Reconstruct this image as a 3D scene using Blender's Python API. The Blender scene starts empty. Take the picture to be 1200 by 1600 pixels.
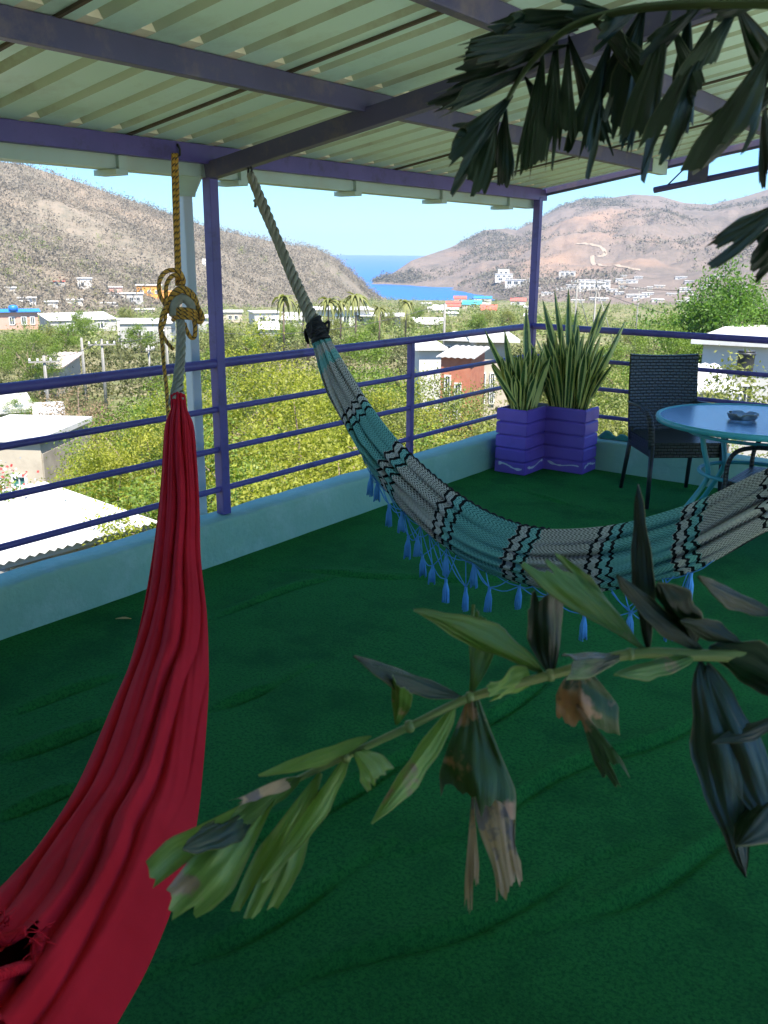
import bpy, math, random
import numpy as np
from mathutils import Vector, Matrix, noise

random.seed(7)
rng = np.random.default_rng(7)
scene = bpy.context.scene
COL = scene.collection

# ------------------------------------------------------------------ camera
FPX, YAW, PITCH, ROLL, EYE = 1419.0, 0.636148, 0.276071, 0.0074177, 1.68
cy_, sy_ = math.cos(YAW), math.sin(YAW)
cp_, sp_ = math.cos(PITCH), math.sin(PITCH)
FW = Vector((-sy_ * cp_, cy_ * cp_, -sp_))
R0 = Vector((cy_, sy_, 0))
U0 = R0.cross(FW)
RT = R0 * math.cos(ROLL) + U0 * math.sin(ROLL)
UP = -R0 * math.sin(ROLL) + U0 * math.cos(ROLL)
FH = Vector((-sy_, cy_, 0))
EYEP = Vector((0, 0, EYE))
cam_data = bpy.data.cameras.new('camera')
cam = bpy.data.objects.new('camera', cam_data)
COL.objects.link(cam)
cam.matrix_world = Matrix((
    (RT.x, UP.x, -FW.x, 0), (RT.y, UP.y, -FW.y, 0), (RT.z, UP.z, -FW.z, EYE), (0, 0, 0, 1)))
cam_data.sensor_fit = 'VERTICAL'
cam_data.sensor_height = 36.0
cam_data.lens = FPX / 1600 * 36.0
cam_data.clip_start = 0.05
cam_data.clip_end = 90000
cam_data.dof.use_dof = True
cam_data.dof.focus_distance = 4.5
cam_data.dof.aperture_fstop = 11
scene.camera = cam

# ------------------------------------------------------------------ light
SUN_DIR = Vector((0.62, -0.36, 1.30)).normalized()
world = bpy.data.worlds.new('World')
scene.world = world
world.use_nodes = True
wn = world.node_tree.nodes
wl = world.node_tree.links
bg = wn['Background']
sky = wn.new('ShaderNodeTexSky')
sky.sky_type = 'NISHITA'
sky.sun_disc = False
sky.sun_elevation = math.asin(SUN_DIR.z)
sky.sun_rotation = math.atan2(SUN_DIR.x, SUN_DIR.y)
sky.air_density = 1.0
sky.dust_density = 0.0
sky.ozone_density = 2.5
hz = wn.new('ShaderNodeMix')
hz.data_type = 'RGBA'
hz.blend_type = 'MULTIPLY'
hz.inputs[0].default_value = 1.0
hz.inputs[7].default_value = (0.25, 0.48, 0.70, 1)
wl.new(sky.outputs[0], hz.inputs[6])
wl.new(hz.outputs[2], bg.inputs[0])
bg.inputs[1].default_value = 0.15
sun_data = bpy.data.lights.new('sun', 'SUN')
sun_data.energy = 5.0
sun_data.angle = math.radians(0.5)
sun_data.color = (1.0, 0.95, 0.86)
sun = bpy.data.objects.new('sun', sun_data)
COL.objects.link(sun)
sun.rotation_euler = SUN_DIR.to_track_quat('Z', 'Y').to_euler()
sun.location = SUN_DIR * 60
scene.view_settings.view_transform = 'Standard'
scene.view_settings.look = 'None'
scene.view_settings.exposure = 1.5
scene.view_settings.gamma = 1.0
scene.view_settings.use_curve_mapping = False
scene.cycles.max_bounces = 8
scene.cycles.diffuse_bounces = 5
scene.cycles.glossy_bounces = 3
scene.cycles.transmission_bounces = 6
scene.cycles.transparent_max_bounces = 8
scene.cycles.sample_clamp_indirect = 6.0
scene.cycles.caustics_reflective = False
scene.cycles.caustics_refractive = False
scene.cycles.use_denoising = True


# ------------------------------------------------------------------ geometry helpers
def ray(x, y):
    return FW + RT * ((x - 600) / FPX) + UP * ((800 - y) / FPX)


def at_depth(x, y, d):
    """point seen at pixel x, y of the photograph, d metres along the view axis"""
    return EYEP + ray(x, y) * d


def at_dist(x, y, d):
    return EYEP + ray(x, y).normalized() * d


def on_z(x, y, z):
    d = ray(x, y)
    return EYEP + d * ((z - EYE) / d.z)


def on_vplane(x, y, p0, ang):
    d = ray(x, y)
    n = Vector((-math.sin(ang), math.cos(ang), 0))
    return EYEP + d * ((Vector(p0) - EYEP).dot(n) / d.dot(n))


def lerp(a, b, t):
    return a + (b - a) * t


def interp(tab, x):
    return float(np.interp(x, [a for a, b in tab], [b for a, b in tab]))


def smooth_path(pts, n):
    """Catmull-Rom resampling to n points"""
    P = [Vector(p) for p in pts]
    P = [P[0] * 2 - P[1]] + P + [P[-1] * 2 - P[-2]]
    m = len(P) - 3
    out = []
    for i in range(n):
        t = i / (n - 1) * m
        k = min(int(t), m - 1)
        u = t - k
        a, b, c, d = P[k:k + 4]
        out.append(0.5 * ((2 * b) + (c - a) * u + (2 * a - 5 * b + 4 * c - d) * u * u + (3 * b - a - 3 * c + d) * u ** 3))
    return out


class MB:
    """collects faces and links them as one mesh object"""

    def __init__(self):
        self.v, self.f, self.uv, self.mi = [], [], [], []
        self.cur = 0

    def add(self, verts, faces, uvs=None):
        o = len(self.v)
        self.v += [tuple(p) for p in verts]
        self.uv += list(uvs) if uvs else [(0, 0)] * len(verts)
        for f in faces:
            self.f.append(tuple(i + o for i in f))
            self.mi.append(self.cur)
        return self

    def box(self, c, s, rot=None):
        c = Vector(c)
        vs = []
        for z in (-1, 1):
            for y in (-1, 1):
                for x in (-1, 1):
                    p = Vector((x * s[0] / 2, y * s[1] / 2, z * s[2] / 2))
                    if rot is not None:
                        p = rot @ p
                    vs.append(c + p)
        return self.add(vs, [(0, 2, 3, 1), (4, 5, 7, 6), (0, 1, 5, 4), (2, 6, 7, 3), (0, 4, 6, 2), (1, 3, 7, 5)])

    def beam(self, a, b, w, h, up=(0, 0, 1)):
        """box from a to b, w wide, h tall, a and b on its axis"""
        a, b = Vector(a), Vector(b)
        d = (b - a)
        x = d.normalized()
        y = Vector(up).cross(x).normalized()
        z = x.cross(y)
        return self.box((a + b) / 2, (d.length, w, h), Matrix((x, y, z)).transposed())

    def tube(self, path, r, seg=8, cap=True, squash=None):
        P = [Vector(p) for p in path]
        n = len(P)
        rr = r if hasattr(r, '__len__') else [r] * n
        t0 = (P[1] - P[0]).normalized()
        up = Vector((0, 0, 1)) if abs(t0.z) < 0.9 else Vector((1, 0, 0))
        x = up.cross(t0).normalized()
        vs, uvs, fs = [], [], []
        L = 0
        for i in range(n):
            if i:
                L += (P[i] - P[i - 1]).length
            t = (P[min(i + 1, n - 1)] - P[max(i - 1, 0)]).normalized()
            x = (x - t * x.dot(t))
            x = x.normalized() if x.length > 1e-6 else t.orthogonal().normalized()
            y = t.cross(x)
            for k in range(seg + 1):
                a = 2 * math.pi * k / seg
                q = x * math.cos(a) * rr[i] + y * math.sin(a) * rr[i]
                vs.append(P[i] + q)
                uvs.append((L, k / seg))
        w = seg + 1
        for i in range(n - 1):
            for k in range(seg):
                fs.append((i * w + k, i * w + k + 1, (i + 1) * w + k + 1, (i + 1) * w + k))
        if cap:
            fs.append(tuple(range(seg - 1, -1, -1)))
            fs.append(tuple((n - 1) * w + k for k in range(seg)))
        return self.add(vs, fs, uvs)

    def grid(self, rows, uvs=None, close=False):
        """rows: list of equally long lists of points"""
        n, m = len(rows), len(rows[0])
        vs = [p for r in rows for p in r]
        fs = []
        for i in range(n - 1):
            for j in range(m - 1 + (1 if close else 0)):
                k = (j + 1) % m
                fs.append((i * m + j, i * m + k, (i + 1) * m + k, (i + 1) * m + j))
        return self.add(vs, fs, [u for r in uvs for u in r] if uvs else None)

    def lathe(self, c, prof, seg=24):
        """prof: list of (radius, z)"""
        c = Vector(c)
        rows = [[c + Vector((r * math.cos(2 * math.pi * k / seg), r * math.sin(2 * math.pi * k / seg), z)) for k in range(seg)] for r, z in prof]
        return self.grid(rows, close=True)

    def build(self, name, mats, parent=None, smooth=False, local=False, bevel=0, weld=False):
        me = bpy.data.meshes.new(name)
        me.from_pydata(self.v, [], self.f)
        for m in (mats if isinstance(mats, (list, tuple)) else [mats]):
            me.materials.append(m)
        if any(self.mi):
            me.polygons.foreach_set('material_index', self.mi)
        if any(u != (0, 0) for u in self.uv):
            lay = me.uv_layers.new(name='UVMap')
            idx = np.empty(len(me.loops), dtype=np.int32)
            me.loops.foreach_get('vertex_index', idx)
            lay.data.foreach_set('uv', np.array(self.uv, dtype=np.float32)[idx].ravel())
        if smooth:
            me.polygons.foreach_set('use_smooth', [True] * len(me.polygons))
        me.update()
        return link(name, me, parent, local, bevel)


def link(name, me, parent=None, local=False, bevel=0):
    o = bpy.data.objects.new(name, me)
    COL.objects.link(o)
    if parent is not None:
        o.parent = parent
        if not local:
            q, t = parent, Vector((0, 0, 0))
            while q is not None:
                t += q.location
                q = q.parent
            o.location = -t
    if bevel:
        b = o.modifiers.new('bevel', 'BEVEL')
        b.width = bevel
        b.segments = 2
        b.limit_method = 'ANGLE'
    return o


def mesh_np(name, V, Fq, mat, parent=None, local=False, smooth=False):
    """fast mesh from arrays; Fq is (M, k)"""
    me = bpy.data.meshes.new(name)
    V = np.asarray(V, dtype=np.float32)
    Fq = np.asarray(Fq, dtype=np.int32)
    M, k = Fq.shape
    me.vertices.add(len(V))
    me.vertices.foreach_set('co', V.ravel())
    me.loops.add(M * k)
    me.loops.foreach_set('vertex_index', Fq.ravel())
    me.polygons.add(M)
    me.polygons.foreach_set('loop_start', np.arange(0, M * k, k, dtype=np.int32))
    me.polygons.foreach_set('loop_total', np.full(M, k, dtype=np.int32))
    if smooth:
        me.polygons.foreach_set('use_smooth', np.ones(M, dtype=bool))
    me.update(calc_edges=True)
    me.materials.append(mat)
    return link(name, me, parent, local)


def tag(o, label=None, cat=None, group=None, kind=None):
    if label:
        o['label'] = label
    if cat:
        o['category'] = cat
    if group:
        o['group'] = group
    if kind:
        o['kind'] = kind
    return o


def thing(name, label, cat, loc=(0, 0, 0), group=None, rz=0):
    o = bpy.data.objects.new(name, None)
    o.empty_display_size = 0.2
    COL.objects.link(o)
    o.location = loc
    o.rotation_euler = (0, 0, rz)
    return tag(o, label, cat, group)


def copy_tree(root):
    r = root.copy()
    COL.objects.link(r)
    for ch in root.children:
        c = ch.copy()
        COL.objects.link(c)
        c.parent = r
        for g in ch.children:
            d = g.copy()
            COL.objects.link(d)
            d.parent = c
    return r


# ------------------------------------------------------------------ material helpers
class NT:
    def __init__(self, m):
        self.t = m.node_tree
        self.n = m.node_tree.nodes
        self.l = m.node_tree.links
        self.bsdf = self.n.get('Principled BSDF')

    def node(self, typ, **kw):
        nd = self.n.new(typ)
        for k, v in kw.items():
            if k in nd.inputs:
                self.put(nd.inputs[k], v)
            else:
                setattr(nd, k, v)
        return nd

    def put(self, sock, v):
        if hasattr(v, 'is_output'):
            self.l.new(v, sock)
        else:
            sock.default_value = v

    def math(self, op, a, b=0.0, c=None):
        nd = self.n.new('ShaderNodeMath')
        nd.operation = op
        self.put(nd.inputs[0], a)
        self.put(nd.inputs[1], b)
        if c is not None:
            self.put(nd.inputs[2], c)
        return nd.outputs[0]

    def mix(self, fac, a, b, blend='MIX'):
        nd = self.n.new('ShaderNodeMix')
        nd.data_type = 'RGBA'
        nd.blend_type = blend
        self.put(nd.inputs[0], fac)
        for s, v in ((nd.inputs[6], a), (nd.inputs[7], b)):
            self.put(s, v if hasattr(v, 'is_output') else (*v[:3], 1))
        return nd.outputs[2]

    def coord(self, kind='Object'):
        return self.n.new('ShaderNodeTexCoord').outputs[kind]

    def scaled(self, vec, s):
        nd = self.n.new('ShaderNodeMapping')
        self.l.new(vec, nd.inputs[0])
        nd.inputs['Scale'].default_value = s if hasattr(s, '__len__') else (s, s, s)
        return nd.outputs[0]

    def noise(self, vec, scale, detail=4, rough=0.6, dist=0.0):
        nd = self.n.new('ShaderNodeTexNoise')
        self.l.new(vec, nd.inputs['Vector'])
        nd.inputs['Scale'].default_value = scale
        nd.inputs['Detail'].default_value = detail
        nd.inputs['Roughness'].default_value = rough
        nd.inputs['Distortion'].default_value = dist
        return nd.outputs[0]

    def ramp(self, fac, stops, inter='LINEAR'):
        nd = self.n.new('ShaderNodeValToRGB')
        self.put(nd.inputs[0], fac)
        cr = nd.color_ramp
        cr.interpolation = inter
        while len(cr.elements) < len(stops):
            cr.elements.new(0.5)
        for e, (p, c) in zip(cr.elements, stops):
            e.position = p
            e.color = (*c[:3], 1) if hasattr(c, '__len__') else (c, c, c, 1)
        return nd.outputs[0]

    def bump(self, h, strength=0.3, dist=0.01):
        nd = self.n.new('ShaderNodeBump')
        nd.inputs['Strength'].default_value = strength
        nd.inputs['Distance'].default_value = dist
        self.l.new(h, nd.inputs['Height'])
        self.l.new(nd.outputs[0], self.bsdf.inputs['Normal'])


def mat(name, a, b=None, scale=4.0, rough=0.6, metal=0.0, bump=0.0, bscale=60.0, bdist=0.004, spec=0.5, coord='Object', dirt=None, dscale=2.0, damt=0.6):
    """paint with two-tone noise, optional dirt patches and fine relief"""
    m = bpy.data.materials.new(name)
    m.use_nodes = True
    t = NT(m)
    t.bsdf.inputs['Roughness'].default_value = rough
    t.bsdf.inputs['Metallic'].default_value = metal
    t.bsdf.inputs['Specular IOR Level'].default_value = spec
    v = t.coord(coord)
    b = b or tuple(min(1, c * 1.25) for c in a)
    c = t.mix(t.ramp(t.noise(v, scale), [(0.3, 0.0), (0.7, 1.0)]), a, b)
    if dirt:
        c = t.mix(t.ramp(t.noise(v, dscale, 8, 0.7), [(0.52, 0.0), (0.72, damt)]), c, dirt)
    t.l.new(c, t.bsdf.inputs['Base Color'])
    if bump:
        t.bump(t.noise(v, bscale, 5), bump, bdist)
    return m


def leaf_mat(name, a, b, scale=1.2, rough=0.45, trans=0.35, tcol=None, rnd=0.25):
    m = bpy.data.materials.new(name)
    m.use_nodes = True
    t = NT(m)
    v = t.coord('Object')
    f = t.ramp(t.noise(v, scale, 3), [(0.32, 0.0), (0.68, 1.0)])
    c = t.mix(f, a, b)
    geo = t.node('ShaderNodeNewGeometry')
    per = t.math('MULTIPLY_ADD', geo.outputs['Random Per Island'], rnd * 2, 1 - rnd)
    c = t.mix(1.0, c, t.node('ShaderNodeCombineColor', Red=per, Green=per, Blue=per).outputs[0], 'MULTIPLY')
    t.l.new(c, t.bsdf.inputs['Base Color'])
    t.bsdf.inputs['Roughness'].default_value = rough
    t.bsdf.inputs['Specular IOR Level'].default_value = 0.35
    tr = t.node('ShaderNodeBsdfTranslucent')
    tc = t.mix(1.0, c, tcol or (1.3, 1.4, 0.5), 'MULTIPLY')
    t.l.new(tc, tr.inputs[0])
    mx = t.node('ShaderNodeMixShader')
    mx.inputs[0].default_value = trans
    t.l.new(t.bsdf.outputs[0], mx.inputs[1])
    t.l.new(tr.outputs[0], mx.inputs[2])
    t.l.new(mx.outputs[0], t.n['Material Output'].inputs['Surface'])
    return m


# ------------------------------------------------------------------ terrain
SEA = -40.0
CPI = math.cos(PITCH)


def xi_of(x, y):
    """photograph column in whose vertical a ground position lies"""
    cr = x * R0.x + y * R0.y
    cf = x * FH.x + y * FH.y
    if cf <= 1e-6:
        return 1e5 if cr > 0 else -1e5
    return 600 + FPX * (cr / cf) / CPI


def dir_of(xi):
    k = (xi - 600) / FPX * CPI
    return (FH + R0 * k).normalized()


def valley_z(x, y):
    r = math.hypot(x, y)
    c = (x * FH.x + y * FH.y) / max(r, 1e-6)
    w = min(1, max(0, (c + 0.1) / 0.4))
    z = -6.5 - 0.0376 * max(0, r - 10) * w
    z += w * min(1, r / 60) * 0.9 * noise.noise(Vector((x * 0.03, y * 0.03, 1.7))) 
    return max(z, -70)


def elev(x, y):
    d = ray(x, y)
    return d.z / math.hypot(d.x, d.y)


HILL = dict(
    y=[(-6000, 150), (-1500, 190), (-300, 226), (0, 250), (50, 257), (100, 274), (150, 293), (200, 312), (260, 333), (330, 357), (400, 373), (450, 383), (490, 388), (520, 403), (545, 424), (565, 443), (590, 468), (615, 486)],
    R=[(-6000, 560), (0, 640), (300, 740), (500, 810), (620, 860)],
    F=[(-6000, 150), (0, 250), (300, 330), (450, 470), (560, 690), (620, 830)], p=1.25, amp=0.13, sc=0.010, lo=-7000, hi=615)
MOUNT = dict(
    y=[(545, 470), (572, 446), (590, 436), (610, 427), (640, 407), (700, 387), (730, 372), (752, 360), (785, 357), (802, 360), (830, 345), (870, 321), (900, 312), (950, 308), (980, 303), (1020, 306), (1060, 317), (1100, 320), (1150, 308), (1200, 292), (1400, 262), (2000, 230), (7000, 200)],
    R=[(545, 1320), (640, 1500), (800, 1900), (1200, 2100), (7000, 1500)],
    F=[(545, 1300), (600, 1230), (700, 1080), (760, 935), (800, 820), (1000, 760), (1200, 650), (7000, 400)], p=1.15, amp=0.20, sc=0.0044, lo=545, hi=7000)


def ridge_z(D, xi, r):
    """height of a hill's surface; below everything outside it"""
    if xi < D['lo'] or xi > D['hi']:
        return -1e3
    R, Fo = interp(D['R'], xi), interp(D['F'], xi)
    yr = interp(D['y'], xi)
    d = dir_of(xi)
    zr = EYE + R * elev(xi, yr)
    p = d * Fo
    z0 = valley_z(p.x, p.y) - 2.0
    q = d * r
    t = (r - Fo) / (R - Fo)
    if t < -0.15:
        return -1e3
    n = noise.fractal(Vector((q.x * D['sc'], q.y * D['sc'], 3.1)), 0.85, 2.1, 8)
    rid = abs(noise.noise(Vector((q.x * D['sc'] * 0.7, q.y * D['sc'] * 0.7, 8.0)))) + 0.45 * abs(noise.noise(Vector((q.x * D['sc'] * 2.1, q.y * D['sc'] * 2.1, 4.0)))) + 0.2 * abs(noise.noise(Vector((q.x * D['sc'] * 5.5, q.y * D['sc'] * 5.5, 6.0)))) - 0.12
    hgt = max(zr - z0, 8)
    if t <= 1:
        tt = max(t, 0)
        z = z0 + (zr - z0) * tt ** D['p'] + hgt * D['amp'] * (n * 0.8 + 0.9 * (rid - 0.25)) * math.sin(math.pi * min(1, tt)) * 1.2
        z += hgt * 0.012 * n * tt
        if t < 0:
            z += t * 30
    else:
        z = zr - (zr - z0) * 0.8 * (t - 1)
    return z


def terrain_z(x, y):
    xi, r = xi_of(x, y), math.hypot(x, y)
    return max(valley_z(x, y), ridge_z(HILL, xi, r), ridge_z(MOUNT, xi, r))


def ground_hit(px, py, rmin=12):
    """where the line of sight through a pixel meets the terrain"""
    d = ray(px, py)
    k = math.hypot(d.x, d.y)
    ux, uy, s = d.x / k, d.y / k, d.z / k
    r = rmin
    while r < 2600:
        if EYE + s * r <= terrain_z(ux * r, uy * r):
            return Vector((ux * r, uy * r, terrain_z(ux * r, uy * r))), r
        r *= 1.012
    return Vector((ux * r, uy * r, SEA)), r


# materials of the land
def land_mat(name, c1, c2, c3, s1, s2, patch=None, bumpd=1.0):
    m = bpy.data.materials.new(name)
    m.use_nodes = True
    t = NT(m)
    v = t.coord('Object')
    c = t.mix(t.ramp(t.noise(v, s1, 6, 0.65), [(0.35, 0.0), (0.65, 1.0)]), c1, c2)
    c = t.mix(t.ramp(t.noise(v, s2, 5, 0.7), [(0.45, 0.0), (0.7, 0.85)]), c, c3)
    if patch:
        c = t.mix(t.ramp(t.noise(v, s1 * 0.45, 4, 0.6), [(0.55, 0.0), (0.66, 0.8)]), c, patch)
    t.l.new(c, t.bsdf.inputs['Base Color'])
    t.bsdf.inputs['Roughness'].default_value = 0.95
    t.bsdf.inputs['Specular IOR Level'].default_value = 0.1
    t.bump(t.noise(v, s2 * 1.5, 6, 0.7), 0.8, bumpd)
    return m


M_hill = land_mat('dry_hillside', (0.165, 0.138, 0.105), (0.225, 0.185, 0.14), (0.12, 0.115, 0.085), 0.02, 0.13, (0.25, 0.19, 0.135))
M_mount = land_mat('bare_mountain', (0.15, 0.12, 0.10), (0.21, 0.16, 0.13), (0.10, 0.088, 0.075), 0.0055, 0.03, (0.31, 0.195, 0.13), 6)
M_ground = land_mat('valley_ground', (0.17, 0.15, 0.07), (0.10, 0.13, 0.045), (0.27, 0.22, 0.14), 0.05, 0.16, None, 0.2)
M_scrub = leaf_mat('dry_scrub', (0.19, 0.165, 0.125), (0.27, 0.23, 0.175), 0.012, 0.95, 0.3, (1, 1, 1), 0.2)
M_scrub2 = leaf_mat('dry_scrub_far', (0.125, 0.115, 0.08), (0.20, 0.17, 0.125), 0.006, 0.95, 0.2, (1, 1, 1), 0.35)


def polar_mesh(name, zf, xis, rs_of, m):
    rows = []
    for xi in xis:
        d = dir_of(xi)
        rows.append([(d.x * r, d.y * r, zf(xi, r)) for r in rs_of(xi)])
    n, k = len(rows), len(rows[0])
    V = np.array(rows).reshape(-1, 3)
    a = (np.arange(n - 1)[:, None] * k + np.arange(k - 1)[None, :]).ravel()
    Fq = np.stack([a, a + k, a + k + 1, a + 1], 1)[:, ::-1]
    o = mesh_np(name, V, Fq, m, smooth=True)
    return tag(o, kind='structure')


def rs_hill(D, n):
    def g(xi):
        R, Fo = interp(D['R'], xi), interp(D['F'], xi)
        return np.concatenate([np.linspace(Fo - 0.1 * (R - Fo), R, n), R + (R - Fo) * np.array([0.15, 0.4, 0.8])])
    return g


xs_h = np.concatenate([np.linspace(-6000, -400, 30), np.linspace(-350, 614, 280)])
polar_mesh('hill', lambda a, r: ridge_z(HILL, a, r), xs_h, rs_hill(HILL, 100), M_hill)
xs_m = np.concatenate([np.linspace(546, 1250, 340), np.linspace(1280, 6500, 30)])
polar_mesh('mountain', lambda a, r: ridge_z(MOUNT, a, r), xs_m, rs_hill(MOUNT, 120), M_mount)

# ground: one sheet to the horizon
rs = np.concatenate([np.linspace(0.5, 60, 40), np.geomspace(64, 1000, 46), [1500, 3000, 6000, 9000]])
th = np.linspace(0, 2 * math.pi, 180, endpoint=False)
V = np.array([[(r * math.cos(a), r * math.sin(a), valley_z(r * math.cos(a), r * math.sin(a))) for a in th] for r in rs]).reshape(-1, 3)
nT = len(th)
i0 = np.arange(len(rs) - 1)[:, None] * nT
j0 = np.arange(nT)[None, :]
j1 = (j0 + 1) % nT
Fq = np.stack([(i0 + j0).ravel(), (i0 + nT + j0).ravel(), (i0 + nT + j1).ravel(), (i0 + j1).ravel()], 1)
g = mesh_np('ground', V, Fq, M_ground, smooth=True)
tag(g, kind='structure')

# sea
M_sea = bpy.data.materials.new('sea_water')
M_sea.use_nodes = True
t = NT(M_sea)
t.bsdf.inputs['Base Color'].default_value = (0.012, 0.11, 0.36, 1)
t.bsdf.inputs['Roughness'].default_value = 0.35
t.bsdf.inputs['Specular IOR Level'].default_value = 0.25
t.bump(t.noise(t.coord('Object'), 0.08, 6, 0.7), 0.35, 1.0)
rows = []
for r in np.geomspace(700, 8800, 24):
    zs = SEA + 36 * max(0, (r - 2500) / 6300) ** 1.3
    rows.append([Vector((0, 0, zs)) + dir_of(x) * r for x in np.linspace(-900, 2600, 60)])
tag(MB().grid(rows).build('sea', M_sea), kind='structure')


# ------------------------------------------------------------------ vegetation on the land
def tuft_mesh(name, pts, sizes, m, kfaces=7, flat=1.0, kind='stuff', tsz=0.17):
    """one ragged clump of small leaf triangles per point, all in one mesh"""
    pts, sizes = np.asarray(pts), np.asarray(sizes)
    n = len(pts)
    ctr = rng.normal(0, 0.33, (n, kfaces, 3)) * sizes[:, None, None]
    ctr[:, :, 2] = np.abs(ctr[:, :, 2]) * 1.3 * flat + 0.1 * sizes[:, None]
    ctr += pts[:, None, :]
    tri = rng.normal(0, 1, (n, kfaces, 3, 3))
    tri /= np.linalg.norm(tri, axis=-1, keepdims=True)
    tri *= (sizes * tsz)[:, None, None, None]
    V = (ctr[:, :, None, :] + tri).reshape(-1, 3)
    return tag(mesh_np(name, V, np.arange(len(V)).reshape(-1, 3), m), kind=kind)


def scatter_on(D, n, xa, xb, tpow, smin, smax, keep=None):
    pts, sz = [], []
    for _ in range(n):
        xi = random.uniform(xa, xb)
        R, Fo = interp(D['R'], xi), interp(D['F'], xi)
        r = Fo + (R * 1.01 - Fo) * random.random() ** tpow
        d = dir_of(xi)
        z = ridge_z(D, xi, r)
        if z < SEA + 2:
            continue
        p = (d.x * r, d.y * r, z - 0.3)
        if keep and not keep(p, xi, r):
            continue
        pts.append(p)
        sz.append(random.uniform(smin, smax) * (0.8 + 0.5 * random.random()))
    return pts, sz


def dens(p, xi, r):
    return noise.noise(Vector((p[0] * 0.018, p[1] * 0.018, 5))) > -0.35 + 0.5 * random.random() - 0.25


p, s = scatter_on(HILL, 15000, -330, 600, 0.8, 2.2, 5.0, dens)
tuft_mesh('dry_scrub', p, s, M_scrub, 14, tsz=0.15)
p, s = scatter_on(MOUNT, 17000, 560, 1320, 0.7, 4, 9, lambda p, xi, r: noise.noise(Vector((p[0] * 0.006, p[1] * 0.006, 2))) > -0.05 + 0.35 * random.random())
tuft_mesh('dry_scrub', p, s, M_scrub2, 10, 0.7, tsz=0.2)

M_leaf = {
    'lime': leaf_mat('lime_leaves', (0.20, 0.235, 0.024), (0.33, 0.32, 0.05), 0.9, 0.5, 0.45),
    'mid': leaf_mat('mid_green_leaves', (0.11, 0.18, 0.022), (0.18, 0.24, 0.04), 0.9, 0.5, 0.38),
    'dark': leaf_mat('deep_green_leaves', (0.07, 0.15, 0.02), (0.12, 0.21, 0.035), 0.9, 0.5, 0.42),
    'olive': leaf_mat('olive_leaves', (0.16, 0.19, 0.05), (0.25, 0.25, 0.08), 0.9, 0.6, 0.38),
    'dry': leaf_mat('dry_leaves', (0.20, 0.14, 0.08), (0.27, 0.2, 0.11), 0.9, 0.7, 0.3, (1.2, 1.1, 0.8)),
    'bloom': leaf_mat('red_blossom', (0.55, 0.05, 0.05), (0.62, 0.12, 0.10), 6, 0.6, 0.3, (1.2, 0.8, 0.8)),
}
M_bark = mat('bark', (0.16, 0.115, 0.08), (0.24, 0.18, 0.13), 3, 0.95, bump=0.6, bscale=14, bdist=0.03)

# far green of the valley, too many to count
p1, s1, p2, s2 = [], [], [], []
for _ in range(5000):
    xi = random.uniform(-300, 1500)
    r = 120 * (900 / 120) ** random.random()
    d = dir_of(xi)
    x, y = d.x * r, d.y * r
    z = terrain_z(x, y)
    v = valley_z(x, y)
    if z - v > 26 + 14 * random.random() or z < SEA + 1 or (r > 840):
        continue
    if noise.noise(Vector((x * 0.014, y * 0.014, 9))) < 0.02 + 0.2 * (random.random() - 0.5):
        continue
    (p1 if random.random() < 0.5 else p2).append((x, y, z - 0.2))
    (s1 if len(p1) > len(s1) else s2).append(random.uniform(1.3, 3.4) * min(1.25, 0.65 + r / 700))
M_far1 = leaf_mat('far_foliage', (0.13, 0.18, 0.045), (0.21, 0.24, 0.08), 0.03, 0.8, 0.3, None, 0.35)
M_far2 = leaf_mat('far_foliage_pale', (0.18, 0.21, 0.07), (0.27, 0.27, 0.11), 0.03, 0.8, 0.3, None, 0.35)
tuft_mesh('far_woodland', p1, s1, M_far1, 60, tsz=0.12)
tuft_mesh('far_woodland', p2, s2, M_far2, 60, tsz=0.12)

# low undergrowth between the near trees
p1, s1 = [], []
for _ in range(6500):
    xi = random.uniform(-500, 1700)
    r = 9 * (130 / 9) ** random.random()
    d = dir_of(xi)
    p1.append((d.x * r, d.y * r, valley_z(d.x * r, d.y * r) - 0.1))
    s1.append(random.uniform(0.5, 1.3) * (1 + r / 120))
tuft_mesh('undergrowth', p1, s1, leaf_mat('undergrowth_leaves', (0.045, 0.06, 0.018), (0.13, 0.125, 0.05), 0.25, 0.8, 0.3, None, 0.4), 40, tsz=0.12)  # colour darkened to paint in the shaded gaps between crowns


def crown_arrays(n, clumps, spread, leaf, aspect=2.2, droop=0.0):
    """leaf quads scattered round clump centres"""
    c = clumps[rng.integers(0, len(clumps), n)]
    P = c + rng.normal(0, 1, (n, 3)) * spread
    a = rng.normal(0, 1, (n, 3))
    a[:, 2] -= droop
    a /= np.linalg.norm(a, axis=1, keepdims=True)
    b = np.cross(a, rng.normal(0, 1, (n, 3)) + np.array([0, 0, 1.2]))
    b /= np.linalg.norm(b, axis=1, keepdims=True) + 1e-9
    L = leaf * rng.uniform(0.6, 1.35, (n, 1))
    V = np.stack([P - a * L / 2, P + b * L / 2 / aspect, P + a * L / 2, P - b * L / 2 / aspect], 1).reshape(-1, 3)
    return V, np.arange(4 * n).reshape(-1, 4)


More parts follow.
